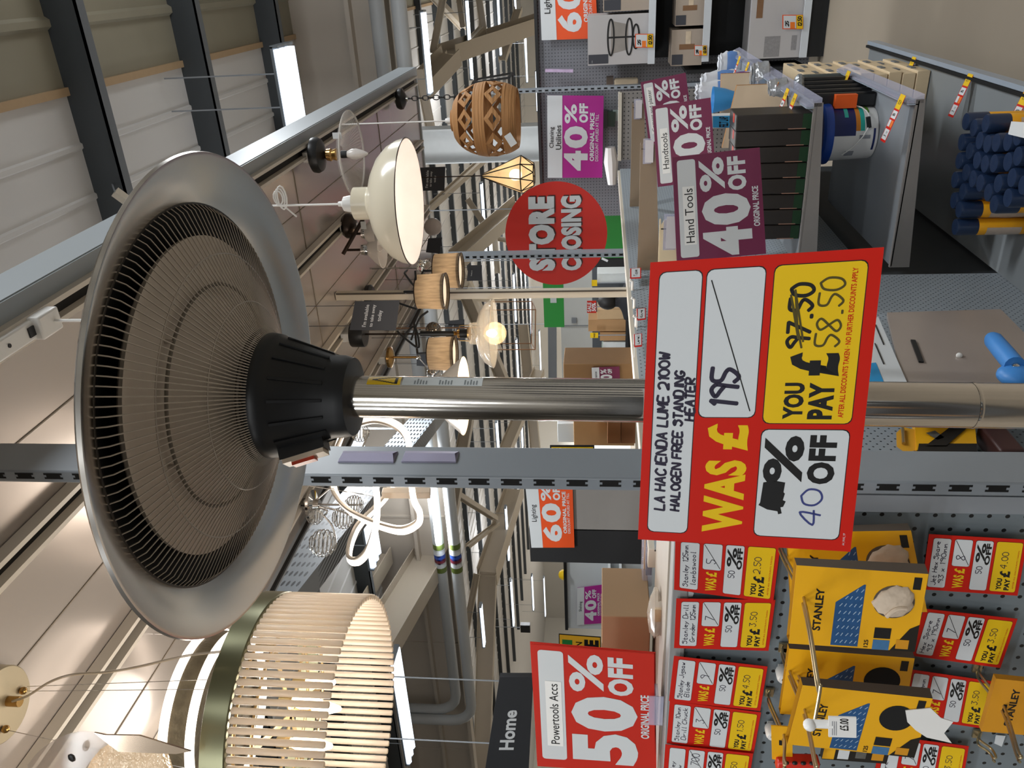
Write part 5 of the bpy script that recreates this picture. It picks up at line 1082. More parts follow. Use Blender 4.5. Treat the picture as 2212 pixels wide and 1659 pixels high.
# brass rose with rod, frosted globe, mirrored globes, ornament
d = 3.8; c = pl(845, 772, 'd', d)
t = lamp('brass_rod_lamp', 'small brass ceiling plate with a thin rod behind the ribbed bowl pendant', (c.x, c.y, c.z - .2)); adaptor(t, c)
build(L([(0, .012), (.05, .012), (.05, 0), (.03, -.01), (0, -.014)], BRASS, c), 'ceiling_rose', t); m = MB(); m.tube([c, c + V((0, 0, -.12))], .006, BRASS, 8); m.ball(c + V((0, 0, -.13)), .012, CHROME, 10); m.tube([c + V((0, 0, -.13)), pl(930, 802, 'd', d)], .003, CHROME, 6); build(m, 'rod', t)
m = MB(); m.ball(pl(938, 806, 'd', d), .035, CHROME, 14); build(m, 'mirror_globe', t)
c = pl(936, 712, 'd', 3.5); t = lamp('mirror_bulb_lamp', 'round smoked mirror bulb lamp beside the dark card under the canopy', c + V((0, 0, -.03)))
m = MB(); m.ball(c, .034, mat('smoked mirror', '#8c837a', .06, .9), 18); build(m, 'globe', t); m = MB(); m.tube([c + V((0, 0, .03)), c + V((0, 0, .09)), V((c.x, c.y, CZ - .02))], .004, CHROME, 6); build(m, 'stem', t)
c = pl(935, 490, 'd', 4.1); t = lamp('frosted_globe_lamp', 'pale frosted globe bulb lamp just past the rim of the cream dome', c + V((0, 0, -.05)))
m = MB(); m.ball(c, .045, mat('frosted glass', '#b5aca8', .3, 0, .05, 20), 18); build(m, 'globe', t); m = MB(); m.tube([c + V((0, 0, .04)), V((c.x, c.y, CZ - .02))], .006, CHROME, 8); build(m, 'stem', t)
c = pl(917, 578, 'd', 3.6); t = lamp('crystal_drop_lamp', 'small clear crystal lamp between the cream dome and the linen shades', c + V((0, 0, -.05)))
m = MB(); m.ball(c, .036, GLASS, 16); build(m, 'crystal_ball', t); m = MB(); m.tube([c + V((0, 0, .03)), V((c.x, c.y, CZ - .02))], .004, CHROME, 8); build(m, 'stem', t)
m = MB()
for j in range(5): m.ball(pl(905 + (j % 3) * 5, 562 + j * 6, 'd', 3.6), .008, GLASS, 8)
build(m, 'drops', t)
# dark cards
NAV = mat('navy card', '#2a2d35', .5, 0, .05, 6)
def card(c, d, lines, label, w='y'):
    y = pl(*c[0], 'd', d).y; q = [pl(*p, 'y', y) for p in c]; s = Sheet(*q, th=.0012, back=NAV, face=NAV, step=.0006)
    for i, l in enumerate(lines): s.text(l, .12, .24 + .16 * i, .88, .35 + .16 * i, WHITE, 1, .02, False)
    for q_ in (q[0] * .85 + q[1] * .15, q[0] * .15 + q[1] * .85): s.mb.tube([q_, V((q_.x, q_.y, CZ))], .0012, NAV, 4)
    o = s.done('display_card', label, 'card', 'dark cards hung under the canopy')
    return o
card(((755, 713), (767, 651), (863, 649), (855, 714)), 2.75, ("I'm available", 'to take away', 'today'), 'navy card with white words hanging beside the black cylinder rose')
card(((905, 412), (908, 362), (962, 360), (960, 412)), 4.2, ("I'm available", 'to take away', 'today'), 'brown shaded card with white words between cream dome and cage pendant')
card(((1008, 607), (1012, 573), (1041, 573), (1040, 606)), 3.9, ('Ready to',), 'small dark card behind the lit linen shade')
card(((900, 790), (900, 762), (925, 760), (925, 792)), 4.0, (), 'plain dark card by the brass rod lamp')
card(((966, 735), (969, 693), (1003, 690), (1003, 735)), 3.7, ("I'm available", 'to take'), 'dark card above the ribbed bowl pendant')
card(((920, 545), (925, 515), (955, 513), (950, 548)), 4.3, (), 'dark card next to the frosted globe')
# copper wire box
t = lamp('wire_frame_lamp', 'open box lamp of thin copper wire under the canopy', pl(1157, 705, 'd', 3.6))
COP = mat('copper wire', '#b98f6f', .3, .9, .05, 9)
f = [pl(1157, 669, 'd', 3.5), pl(1156, 755, 'd', 3.5), pl(1148, 742, 'd', 3.72), pl(1149, 651, 'd', 3.72)]; zt_ = pl(1050, 700, 'd', 3.6).z; m = MB()
for i in range(4): m.tube([f[i], f[(i + 1) % 4]], .0025, COP, 6); u_, w_ = V((f[i].x, f[i].y, zt_)), V((f[(i + 1) % 4].x, f[(i + 1) % 4].y, zt_)); m.tube([u_, w_], .0025, COP, 6); m.tube([f[i], u_], .0025, COP, 6)
build(m, 'wire_box', t); m = MB(); cc = (f[0] + f[2]) / 2; m.tube([V((cc.x, cc.y, zt_)), V((cc.x, cc.y, CZ - .02))], .003, COP, 6); m.tube([V((f[0].x, f[0].y, zt_)), V((f[2].x, f[2].y, zt_))], .0025, COP, 6); build(m, 'cord', t)
# glowing swirl lamp
SW = glow('swirl strip light', '#ffeedd', 3.2)
t = lamp('swirl_lamp', 'glowing ribbon lamp twisted into overlapping loops behind the thick upright', pl(905, 1090, 'd', 2.2))
r1 = [(742, 934, 2.3), (768, 914, 2.25), (813, 902, 2.2), (856, 916, 2.15), (879, 942, 2.1), (885, 985, 2.08), (888, 1035, 2.08), (894, 1080, 2.1), (907, 1109, 2.12), (902, 1134, 2.15), (869, 1149, 2.2), (823, 1139, 2.27), (783, 1121, 2.35), (750, 1099, 2.42), (727, 1068, 2.46), (720, 1035, 2.46), (724, 985, 2.4)]
r2 = [(806, 1000, 2.15), (812, 1053, 2.12), (815, 1091, 2.12), (811, 1142, 2.15), (796, 1192, 2.2), (775, 1215, 2.26), (758, 1213, 2.32), (755, 1195, 2.38), (763, 1164, 2.42), (781, 1131, 2.45), (833, 1076, 2.45), (850, 1030, 2.38), (826, 985, 2.25)]
sil = MB(); m = MB()
for r_ in (r1, r2):
    P = smooth([pl(*q[:2], 'd', q[2]) for q in r_], 6, True)
    m.tube(P, .0085, SW, 8, True); n = len(P)
    sil.tube([p_ + (p_ - V((-1.25, 1.85, p_.z))).normalized() * -.012 + V((0, 0, .004)) for p_ in P], .006, mat('silver strip', '#b5afa6', .3, .7), 6, True)
build(m, 'light_strip', t); build(sil, 'metal_band', t)
m = MB(); a, b = pl(930, 1065, 'd', 2.2), pl(826, 1065, 'd', 2.2); m.bar(a, b, .026, .02, mat('pale lamp bar', '#d6c8b6', .4)); build(m, 'driver_box', t, bevel=.002)
m = MB(); a = pl(805, 1000, 'd', 2.2)
for dx in (-.09, 0, .1): m.tube([a + V((dx, dx * .3, 0)), V((a.x + dx * .4, a.y, CZ))], .0012, CHROME, 4)
build(m, 'suspension_wires', t); point('swirl_light', pl(820, 1040, 'd', 2.3), 4.5, (1, .9, .79), .12)
# chrome lamp with glass balls
d = 2.8; c = pl(672, 1090, 'd', d); t = lamp('crystal_ball_lamp', 'chrome ceiling lamp with clear ribbed glass balls beside the swirl lamp', c + V((0, 0, -.15)))
m = MB(); m.lathe([(0, .03), (.02, .03), (.022, .01), (.05, .004), (.052, -.006), (.02, -.012), (.018, -.03), (0, -.03)], CHROME, 28, c=c); m.tube([c, V((c.x, c.y, CZ))], .012, CHROME, 10); build(m, 'chrome_plate', t)
for (X, Y, R_, nm) in ((698, 1173, 29, ''), (742, 1118, 24, ''), (765, 1090, 20, ''), (778, 935, 20, ''), (680, 1115, 18, '')):
    e = pl(X, Y, 'd', d); r_ = R_ * d / F; m = MB(); m.ball(e, r_, GLS, 20)
    for k_ in range(7): zz = -1 + 2 * (k_ + .5) / 7; rr2 = sqrt(1 - zz * zz) * r_ * 1.0; m.tube([e + V((rr2 * cos(a * pi / 12), rr2 * sin(a * pi / 12), zz * r_)) for a in range(24)], r_ * .05, GLASS if k_ % 2 else CHROME, 5, True)
    b_ = build(m, 'glass_ball', t); m = MB(); m.tube(smooth([c, (c + e) / 2 + V((0, 0, -.05)), e + V((0, 0, -r_))], 6), .0035, CHROME, 7); build(m, 'arm', t)
# ------------------------------------------------------------------ rod chandelier, ring lamp and crackle glass lamp
c = pl(778, 1551, 'd', 1.5); R_ = .217; zb, ztb = 2.036, 2.198; c = V((c.x, c.y, 0))
t = thing('rod_chandelier', 'round chandelier hung with cream glass rods below an olive metal ring', 'chandelier', (c.x, c.y, zb), 'display lamps under the canopy')
OLV = mat('olive brass band', '#7b7a5e', .3, .6, .05, 5); ROD = mat('cream glass rod', '#eee3d4', .25, 0, .03, 8, spec=.6); translucent(ROD, .5)
m = MB(); m.lathe([(R_ + .004, ztb + .002), (R_ + .006, ztb + .004), (R_ + .006, ztb + .044), (R_ + .002, ztb + .046), (R_ - .004, ztb + .044), (R_ - .004, ztb + .002), (R_ + .004, ztb + .002)], OLV, 96, c=(c.x, c.y, 0)); build(m, 'top_ring', t)
m = MB(); NR = 92
m.lathe([(0, zb), (.0045, zb), (.0056, zb + .0015), (.0056, ztb - .002), (.0045, ztb), (0, ztb)], ROD, 10)
r0 = build(MB().lathe([(0, zb), (.0045, zb), (.0056, zb + .0015), (.0056, ztb - .002), (.0045, ztb), (0, ztb)], ROD, 10, c=(c.x + R_, c.y, 0)), 'glass_rod', t)
for j in range(1, NR):
    o = r0.copy(); COL.objects.link(o); o.parent = t; a = 2 * pi * j / NR; o.matrix_local = Matrix.Rotation(a, 4, 'Z')
m = MB()
for j in range(NR):
    a = 2 * pi * j / NR; e = V((cos(a) * R_, sin(a) * R_, 0)) + c; m.ball(e + V((0, 0, zb + .108)), .0022, CHROME, 6); m.tube([e + V((0, 0, ztb - .004)), e + V((0, 0, ztb + .006))], .0015, CHROME, 4)
build(m, 'pins', t)
m = MB(); BRG = mat('gold bracket', '#ae966a', .3, .7, .05, 9)
for z in (ztb + .01, zb + .14): m.tube([c + V((cos(a * pi / 24) * R_ * .8, sin(a * pi / 24) * R_ * .8, z)) for a in range(48)], .003, BRG, 6, True)
for j in range(6): a = j * pi / 3; m.bar(c + V((0, 0, zb + .14)), c + V((cos(a) * R_ * .8, sin(a) * R_ * .8, zb + .14)), .012, .002, BRG); m.tube([c + V((cos(a) * R_ * .8, sin(a) * R_ * .8, zb + .14)), c + V((cos(a) * R_ * .8, sin(a) * R_ * .8, ztb + .01))], .003, BRG, 5)
build(m, 'inner_frame', t)
for j in range(5):
    a = j * 2 * pi / 5 + 2.2; e = c + V((cos(a) * .06, sin(a) * .06, zb + .145)); m = MB(); m.lathe([(0, 0), (.009, 0), (.009, -.025), (0, -.025)], BRG, 12, c=e); b_ = build(m, 'bulb_holder', t)
    m = MB(); m.lathe([(.007, -.025), (.0125, -.04), (.012, -.055), (.005, -.08), (0, -.083)], WARM, 14, c=e); build(m, 'candle_bulb', b_)
point('chandelier_light', c + V((0, 0, zb + .05)), 2.2, (1, .94, .86), .06); point('chandelier_uplight', c + V((0, 0, ztb + .1)), 2.4, (1, .94, .86), .08)
p = pl(-14, 1522, 'z', CZ - .004); GOLD = mat('satin gold plate', '#a79a80', .4, .4, .04, 9)
m = MB(); m.lathe([(0, .004), (.066, .004), (.066, -.018), (.064, -.02), (0, -.02)], GOLD, 48, c=p); build(m, 'ceiling_plate', t)
for X, Y in ((50, 1492), (12, 1575)): m = MB(); e = pl(X, Y, 'z', CZ - .03); m.ball(e, .007, BRASS, 12); build(m, 'wire_nut', t)
m = MB(); e = pl(25, 1515, 'z', CZ - .03); m.lathe([(0, .012), (.009, .012), (.009, -.016), (0, -.016)], BRASS, 14, c=e); build(m, 'cord_nut', t)
m = MB(); P = [(27, 1515, 1.40), (60, 1503, 1.38), (110, 1472, 1.35), (160, 1457, 1.35), (230, 1452, 1.35), (300, 1440, 1.35), (400, 1417, 1.34), (475, 1408, 1.33)]
m.tube(smooth([pl(x, y, 'd', d_) for x, y, d_ in P], 6), .0022, mat('clear flex', '#b6a893', .2, 0, 0, 1, alpha=.75), 8); build(m, 'flex', t)
m = MB()
for a_, b_ in (((58, 1483), (452, 1468)), ((58, 1493), (452, 1489)), ((14, 1577), (440, 1668))): m.tube([pl(*a_, 'z', CZ - .03), pl(*b_, 'd', 1.36)], .0006, CHROME, 4)
build(m, 'suspension_wires', t)
# double ring lamp behind it
d = 1.9; c2 = pl(446, 1545, 'd', d); Rr = .195
t = thing('ring_lamp', 'ceiling lamp of two bright rings with gold foil between, behind the rod chandelier', 'lamp', c2, 'display lamps under the canopy')
RW = glow('ring strip light', '#fff3e6', 2.6); z1_, z2_ = c2.z, c2.z - .058
for zz, k_ in ((z1_, 1.0), (z2_, .98)):
    m = MB(); m.lathe([(Rr * k_, zz - .008), (Rr * k_ + .004, zz - .006), (Rr * k_ + .004, zz + .008), (Rr * k_ - .008, zz + .008), (Rr * k_ - .008, zz - .008), (Rr * k_, zz - .008)], RW, 72, c=(c2.x, c2.y, 0)); build(m, 'light_ring', t)
m = MB(); m.lathe([(Rr * .985, z1_ - .01), (Rr * .965, z2_ + .01)], mat('gold foil', '#6b6250', .45, .4, .45, 40, bump=.5), 72, c=(c2.x, c2.y, 0)); m.lathe([(Rr * .9, z2_ + .01), (Rr * .9, z2_ + .02), (0, z2_ + .02)], mat('gold foil', '#94804f'), 72, c=(c2.x, c2.y, 0)); build(m, 'foil_band', t)
m = MB(); 
for a in (.5, 2.6, 4.7): m.tube([V((c2.x + Rr * .95 * cos(a), c2.y + Rr * .95 * sin(a), z1_)), V((c2.x + Rr * .95 * cos(a), c2.y + Rr * .95 * sin(a), CZ))], .0012, CHROME, 4)
build(m, 'hangers', t); point('ring_light', V((c2.x, c2.y, z1_ + .05)), 1.1, (1, .94, .86), .1)
# crackle glass lamp at the picture's edge
d = 1.22; CRK = mat('crackle glass', '#e3d2bd', .15, .1, .25, 60, bump=1.2, emit=.35, ecol='#ffd9a8')
t = thing('crackle_glass_lamp', 'crackled glass lamp with a clear shade and polished strip by the gold ceiling plate', 'lamp', pl(330, 1690, 'd', d), 'display lamps under the canopy')
m = MB(); a_ = [(60, 1652), (85, 1622), (125, 1595), (170, 1582), (225, 1585)]
up_ = [pl(x, y, 'd', d) for x, y in smooth([(x, y, 0) for x, y in a_], 4) and [(q.x, q.y) for q in smooth([(x, y, 0) for x, y in a_], 4)]]
b_ = [pl(x, y, 'd', d) for x, y in ((50, 1720), (80, 1720), (120, 1715), (165, 1690), (190, 1650), (215, 1620), (240, 1604))]
poly = up_ + b_[::-1]; m.add(poly + [p_ + FW * .004 for p_ in poly], [list(range(len(poly))), list(range(len(poly), 2 * len(poly)))[::-1]], mat('hazy glass', '#d5c4b6', .12, 0, .02, 8, alpha=.45)); build(m, 'glass_shade', t)
m = MB(); q = [pl(x, y, 'd', d + .02) for x, y in ((180, 1680), (205, 1625), (232, 1600), (345, 1622), (365, 1680))]; m.add(q + [p_ + FW * .02 for p_ in q], [[0, 1, 2, 3, 4], [9, 8, 7, 6, 5]] + [[i, (i + 1) % 5, 5 + (i + 1) % 5, 5 + i] for i in range(5)], CRK); build(m, 'crackle_panel', t)
m = MB(); q = [pl(x, y, 'd', d - .01) for x, y in ((203, 1583), (226, 1588), (300, 1589), (412, 1623), (380, 1629), (255, 1624))]; m.add(q + [p_ + FW * .004 for p_ in q], [[0, 1, 2, 3, 4, 5], [11, 10, 9, 8, 7, 6]] + [[i, (i + 1) % 6, 6 + (i + 1) % 6, 6 + i] for i in range(6)], mat('polished strip', '#cbb8a4', .12, .9)); build(m, 'metal_strip', t)
m = MB(); m.ball(pl(155, 1637, 'd', d - .02), .007, BLACK, 8, (1.2, .5, .8)); build(m, 'fixing_nut', t)
point('crackle_light', pl(240, 1700, 'd', 1.3), 1.0, (1, .86, .68), .05)
# ceiling plug box on the first track
p = pl(55, 705, 'z', CZ - .03); t = lamp('track_feed', 'white feed box with a cord on the first track, beyond the heater dish', V((TRX[0], p.y, CZ - .06)), 'track box')
m = MB(); m.box((TRX[0], p.y - .08, CZ - .022), (.036, .2, .03), WHITEP); m.box((TRX[0], p.y + .04, CZ - .028), (.044, .06, .045), WHITEP); build(m, 'box', t, bevel=.004)
m = MB(); m.box((TRX[0], p.y - .0, CZ - .038), (.018, .016, .004), BLACK)
for q in (-.06, -.1, -.16): m.lathe([(0, -.001), (.004, -.001), (.004, .001), (0, .001)], BLACK, 8, c=(TRX[0], p.y + q, CZ - .0375))
build(m, 'socket_and_screws', t)
m = MB(); m.tube([V((TRX[0], p.y + .05, CZ - .05)), V((TRX[0], p.y + .05, CZ - .12)), V((TRX[0] - .0, p.y + .06, CZ - .4))], .003, WHITEP, 7); build(m, 'cord', t)
# ------------------------------------------------------------------ lighting wall across the aisle
YW = 6.9
DPEG = perforated('display punched board', '#74767c', .025, .025, .0045, .0045, ('X', 'Z'), hole='#3f4145')
zt_ = pl(1166, 200, 'y', YW).z; xw0, xw1 = pl(1200, 470, 'y', YW).x, pl(1200, -150, 'y', YW).x
t = thing('display_wall', 'tall grey punched display wall of boxed lighting across the aisle', 'display wall', ((xw0 + xw1) / 2, YW + .03, 0))
m = MB(); m.box(((xw0 + xw1) / 2, YW + .04, zt_ / 2), (xw1 - xw0, .04, zt_), DPEG); build(m, 'punched_board', t)
m = MB(); m.box(((xw0 + xw1) / 2, YW + .03, zt_ + .012), (xw1 - xw0, .08, .024), BLACK); build(m, 'top_rail', t, label='black top rail')
xs0 = pl(1300, 145, 'y', YW - .5).x
DARK = mat('black shelf bay lining', '#111316', .7, 0, .1, 3)
m = MB(); z0_, z1_ = pl(1735, 60, 'y', YW - .05).z, pl(1412, 60, 'y', YW - .05).z
m.box(((xs0 + xw1) / 2, YW, (z0_ + z1_) / 2), (xw1 - xs0, .03, z1_ - z0_), DARK); m.box((xs0 - .07, YW - .22, (z0_ + z1_) / 2 - .1), (.02, .42, z1_ - z0_ - .25), DARK); build(m, 'dark_bay', t, label='black lined shelf bay')
def wshelf(X, label, x0=None, d=.42):
    z = pl(X, 70, 'y', YW - d).z; x0 = x0 or xs0
    t = thing('display_shelf', label, 'shelf', ((x0 + xw1) / 2, YW - d / 2, z - .03), 'shelves of the lighting wall')
    m = MB(); m.box(((x0 + xw1) / 2, YW - d / 2, z - .02), (xw1 - x0, d, .025), BLACK); build(m, 'board', t)
    m = MB(); m.box(((x0 + xw1) / 2, YW - d - .006, z - .02), (xw1 - x0, .012, .05), mat('white shelf edge', '#ccd2d8', .3)); build(m, 'shelf_edge', t); return z
za = wshelf(1402, 'upper display shelf with a white edge under the hoop lamp carton')
zb_ = wshelf(1520, 'middle display shelf under the small lamp cartons'); zc_ = wshelf(1733, 'lowest display shelf under the big white carton')
m = MB(); m.box(((xs0 + xw1) / 2, YW - .23, .06), (xw1 - xs0, .36, .12), DARK); build(m, 'plinth', None, 'black plinth under the lighting shelves', 'plinth')
GBX = mat('grey white carton', '#b7b4b4', .55, 0, .05, 4); BGX = mat('warm grey carton', '#a89a8c', .55, 0, .06, 4); DLB = mat('slate label print', '#3a3c44', .5)
def carton(X0, Y0, X1, Y1, y, z, mtl, label, deep=.3, pic=None, nm='lamp_carton', grp='cartons on the lighting shelves', cat='box'):
    """carton whose front fills the photo box X0..X1, Y0..Y1 on plane y; z: stands on this height"""
    a, b = pl(X0, Y0, 'y', y), pl(X1, Y1, 'y', y); x0, x1 = min(a.x, b.x), max(a.x, b.x); z1 = max(a.z, b.z); z0 = z if z is not None else min(a.z, b.z)
    t = thing(nm, label, cat, ((x0 + x1) / 2, y + deep / 2, z0), grp)
    m = MB(); m.box(((x0 + x1) / 2, y + deep / 2, (z0 + z1) / 2), (x1 - x0, deep, z1 - z0), mtl); build(m, 'carton', t, bevel=.004)
    if pic:
        s = Sheet(V((x0, y - .001, z1)), V((x1, y - .001, z1)), V((x1, y - .001, z0)), V((x0, y - .001, z0)), .0005, mtl, mtl, .001); pic(s); s.done('printed_front', None, None, None, t)
    return t
def pic_hoop(s):
    s.rect(.03, .01, .22, .34, DLB, 1); s.text('Lamp', .05, .04, .10, .1, WHITE, 2, 0, False)
    for cy_, rx, ry in ((.38, .36, .05), (.68, .36, .055), (.79, .24, .05)):
        P = [(.55 + rx * cos(a * pi / 20), cy_ + ry * sin(a * pi / 20)) for a in range(41)]
        s.line([(x * s.w, y * s.h) for x, y in P], .012, INK, 2)
    s.line([(.55 * s.w, .33 * s.h), (.55 * s.w, .8 * s.h)], .012, INK, 2)
    s.poly([(x * s.w, y * s.h) for x, y in ((.22, .38), (.88, .38), (.80, .66), (.30, .66))], mat('soft photo print', '#8f8983', .5, 0, .3, 8), 1)
def pic_small(s):
    s.rect(.03, .02, .32, .38, DLB, 1); s.rect(.45, .25, .60, .75, mat('brown lamp print', '#7c5a3c', .5, 0, .2, 20), 1); s.rect(.6, .45, .95, .62, mat('pale lamp print', '#cbb9a0', .5, 0, .3, 15), 1)
def pic_big(s):
    s.rect(.02, .3, .3, .6, mat('small grey print', '#8c8a8b', .5, 0, .3, 60), 1); s.rect(.1, .82, .3, .92, mat('small grey print', '#8c8a8b'), 1); s.rect(.55, .1, .8, .22, mat('brown lamp print', '#7c5a3c'), 1)
carton(1270, 142, 1398, 28, YW - .40, za + .0, GBX, 'large white carton printed with a black hoop lamp on the upper display shelf', pic=pic_hoop)
carton(1303, 26, 1398, -60, YW - .40, za, BGX, 'grey carton at the edge of the picture on the upper display shelf', pic=pic_small)
carton(1449, 143, 1518, 62, YW - .38, zb_, BGX, 'beige carton printed with a brass spot lamp on the middle display shelf', pic=pic_small)
carton(1458, 57, 1518, -20, YW - .38, zb_, BGX, 'grey carton printed with glass lamps on the middle display shelf', pic=pic_small)
carton(1615, 128, 1730, -40, YW - .40, zc_, GBX, 'big white carton with grey small print on the lowest display shelf', pic=pic_big)
def wtag(X0, Y0, X1, Y1, y, label):
    q = [pl(*p, 'y', y) for p in ((X0, Y1), (X0, Y0), (X1, Y0), (X1, Y1))]; s = Sheet(*q, th=.001, back=WHITE, face=mat('orange red print', '#e2592c', .5), step=.0008)
    s.rect(.06, .05, .94, .66, WHITE, 1); s.rect(.06, .38, .5, .6, mat('tag orange', '#e87722'), 2); s.rect(.03, .68, .97, .98, YEL, 1); s.pen('25', .2, .15, .6, .3, .006, INK, 2); s.pen('12.50', .2, .75, .9, .92, .006, INK, 2)
    s.done('shelf_ticket', label, 'price tag', 'tickets on the lighting wall')
wtag(1372, 73, 1411, 103, YW - .44, 'orange and yellow ticket on the hoop lamp carton'); wtag(1500, 98, 1527, 120, YW - .44, 'orange and yellow ticket on the middle display shelf'); wtag(1690, 32, 1735, 63, YW - .44, 'orange and yellow ticket on the lowest display shelf')
board(((1165, 175), (1160, 86), (1285, 78), (1291, 175))[0:0] or ((1170, 205 - 118), (1163, -92), (1283, -94), (1292, 83)), YW - .03, ORNG, 'Lighting', '60', 'orange 60% off board on the display wall at the top corner of the aisle', 'B', th=.004, step=.0015)
board(((1183, 384), (1182, 206), (1304, 207), (1301, 384)), YW - .06, MAG, 'Cleaning/Utilities', '40', 'magenta 40% off board lettered cleaning utilities on the display wall', 'B', th=.004, step=.0015)
# cleaning goods hung on the wall
t = thing('brush_head', 'white bottle brush set hanging beside the magenta cleaning board', 'brush', pl(1320, 360, 'y', YW - .1), None)
m = MB(); m.tube([pl(1318, 318, 'y', YW - .1), pl(1320, 350, 'y', YW - .1), pl(1322, 398, 'y', YW - .1)], .05, WHITEP, 10, rr=[.04, .06, .035]); build(m, 'white_head', t)
m = MB(); m.bar(pl(1326, 380, 'y', YW - .08), pl(1328, 345, 'y', YW - .08), .05, .05, mat('deep green plastic', '#0d5b4a', .4)); build(m, 'green_sleeve', t)
t = thing('floor_brush', 'dark green brush hanging below the lower edge of the magenta board', 'brush', pl(1318, 258, 'y', YW - .1))
m = MB(); m.bar(pl(1308, 275, 'y', YW - .1), pl(1308, 238, 'y', YW - .1), .08, .03, BLACK); m.bar(pl(1318, 272, 'y', YW - .1), pl(1320, 240, 'y', YW - .1), .07, .07, mat('dark green label', '#1d2f24', .5)); build(m, 'brush', t)
m = MB(); m.bar(pl(1330, 260, 'y', YW - .1), pl(1331, 238, 'y', YW - .1), .05, .05, mat('grey bristle', '#7a8884', .8)); build(m, 'bristles', t)
t = thing('sponge_block', 'cream sponge block with a grey top on the display wall', 'sponge', pl(1350, 178, 'y', YW - .15))
m = MB(); a, b = pl(1326, 190, 'y', YW - .15), pl(1378, 168, 'y', YW - .15); m.box((a + b) / 2, (abs(b.x - a.x), .1, abs(a.z - b.z)), mat('cream sponge', '#cdbfa5', .85, 0, .08, 30)); build(m, 'sponge', t, bevel=.01)
m = MB(); a, b = pl(1310, 186, 'y', YW - .15), pl(1325, 165, 'y', YW - .15); m.box((a + b) / 2, (abs(b.x - a.x), .1, abs(a.z - b.z)), mat('brown grey band', '#5b4f45', .6)); build(m, 'band', t)
m = MB(); m.bar(pl(1178, 152, 'y', YW - .06), pl(1238, 153, 'y', YW - .06), .05, .02, mat('lilac packet', '#c9b3d3', .4, 0, .3, 20)); build(m, 'slim_packet', None, 'slim white and lilac packet hanging over the display wall', 'packet')
# slotted uprights of the next run
PALE = mat('pale blue grey upright', '#9aa3ac', .35, 0, .03, 6)
for X, Y0, Y1, Y2, y, lb in ((1200, 538, 548, 557, 5.3, 'slotted upright standing in front of the round red closing sign'), (1250, 186, 189.5, 196, 6.55, 'slotted upright between the lighting cartons and the magenta board')):
    x2, x1, x0 = pl(X, Y0, 'y', y).x, pl(X, Y1, 'y', y).x, pl(X, Y2, 'y', y).x
    t = thing('slotted_upright', lb, 'shelf upright', ((x0 + x2) / 2, y, 0), 'slotted uprights')
    m = MB(); m.box(((x0 + x1) / 2, y + .04, 1.33), (x1 - x0 + .004, .08, 2.66), PALE); build(m, 'post', t)
    m = MB(); slots(m, (x0 + x1) / 2, y - .001, 1.0, 2.6, .05, (x1 - x0) * .5, .03); build(m, 'slot_row', t)
# end panel of the next run
a, b = pl(1338, 346, 'y', 5.05), pl(1338, 200, 'y', 5.05); m = MB(); m.box(((a.x + b.x) / 2, 5.07, a.z / 2), (b.x - a.x, .03, a.z), perforated('end panel punched paint', '#85807c', .025, .025, .004, .004, ('X', 'Z'), hole='#2a2a2b'))
m.box(((a.x + b.x) / 2, 5.06, a.z), (b.x - a.x, .06, .02), CREAM); build(m, 'pegboard_end', None, 'warm grey punched end panel rising behind the three plum boards', 'pegboard')
# white pillar
m = MB(); a, b = pl(1000, 352, 'y', 8.3), pl(1000, 280, 'y', 8.3); m.box(((a.x + b.x) / 2, 8.42, 2.5), (b.x - a.x, .02, 5), mat('white pillar paint', '#c3c6c6', .5)); 
for x in (a.x, b.x): m.box((x, 8.42, 2.5), (.014, .22, 5), mat('white pillar paint', '#c3c6c6'))
k += 1; struct(m, 'trim_%d' % k)
# round closing sign
d = 5.75; c = pl(1201, 505, 'd', d); Rs = 110 * d / F; M = frame(c, (cos(.25), sin(.25), 0), (0, 0, 1))
t = thing('closing_sign', 'big round red sign lettered STORE CLOSING hung in the hall', 'sign', M)
m = MB(); RSD = mat('closing sign red', '#c9200f', .5, 0, .02, 3)
m.lathe([(0, -.008), (Rs, -.008), (Rs, .0), (0, 0)], RSD, 64); build(m, 'disc', t, world=False)
class S2(Sheet):
    pass
s = Sheet(M @ V((-Rs, Rs, .001)), M @ V((Rs, Rs, .001)), M @ V((Rs, -Rs, .001)), M @ V((-Rs, -Rs, .001)), .0002, RSD, RSD, .002); s.mb = MB()
SHD = mat('letter shadow print', '#3a0f08', .5)
for k_, (dx, mm) in enumerate(((.012, SHD), (0, WHITE))):
    s.text('STORE', .14 + dx, .23 + dx, .86 + dx, .49 + dx, mm, 1 + k_, .07); s.text('CLOSING', .14 + dx, .55 + dx, .86 + dx, .75 + dx, mm, 1 + k_, .06)
s.done('letters', None, None, None, t)
m = MB()
for x in (-.5, .5): m.tube([M @ V((x * Rs, Rs * .86, 0)), M @ V((x * Rs, Rs * .86, 0)) + V((0, 0, RZ - c.z - Rs * .86 - .04))], .004, GREY, 5)
build(m, 'hanging_wires', t)
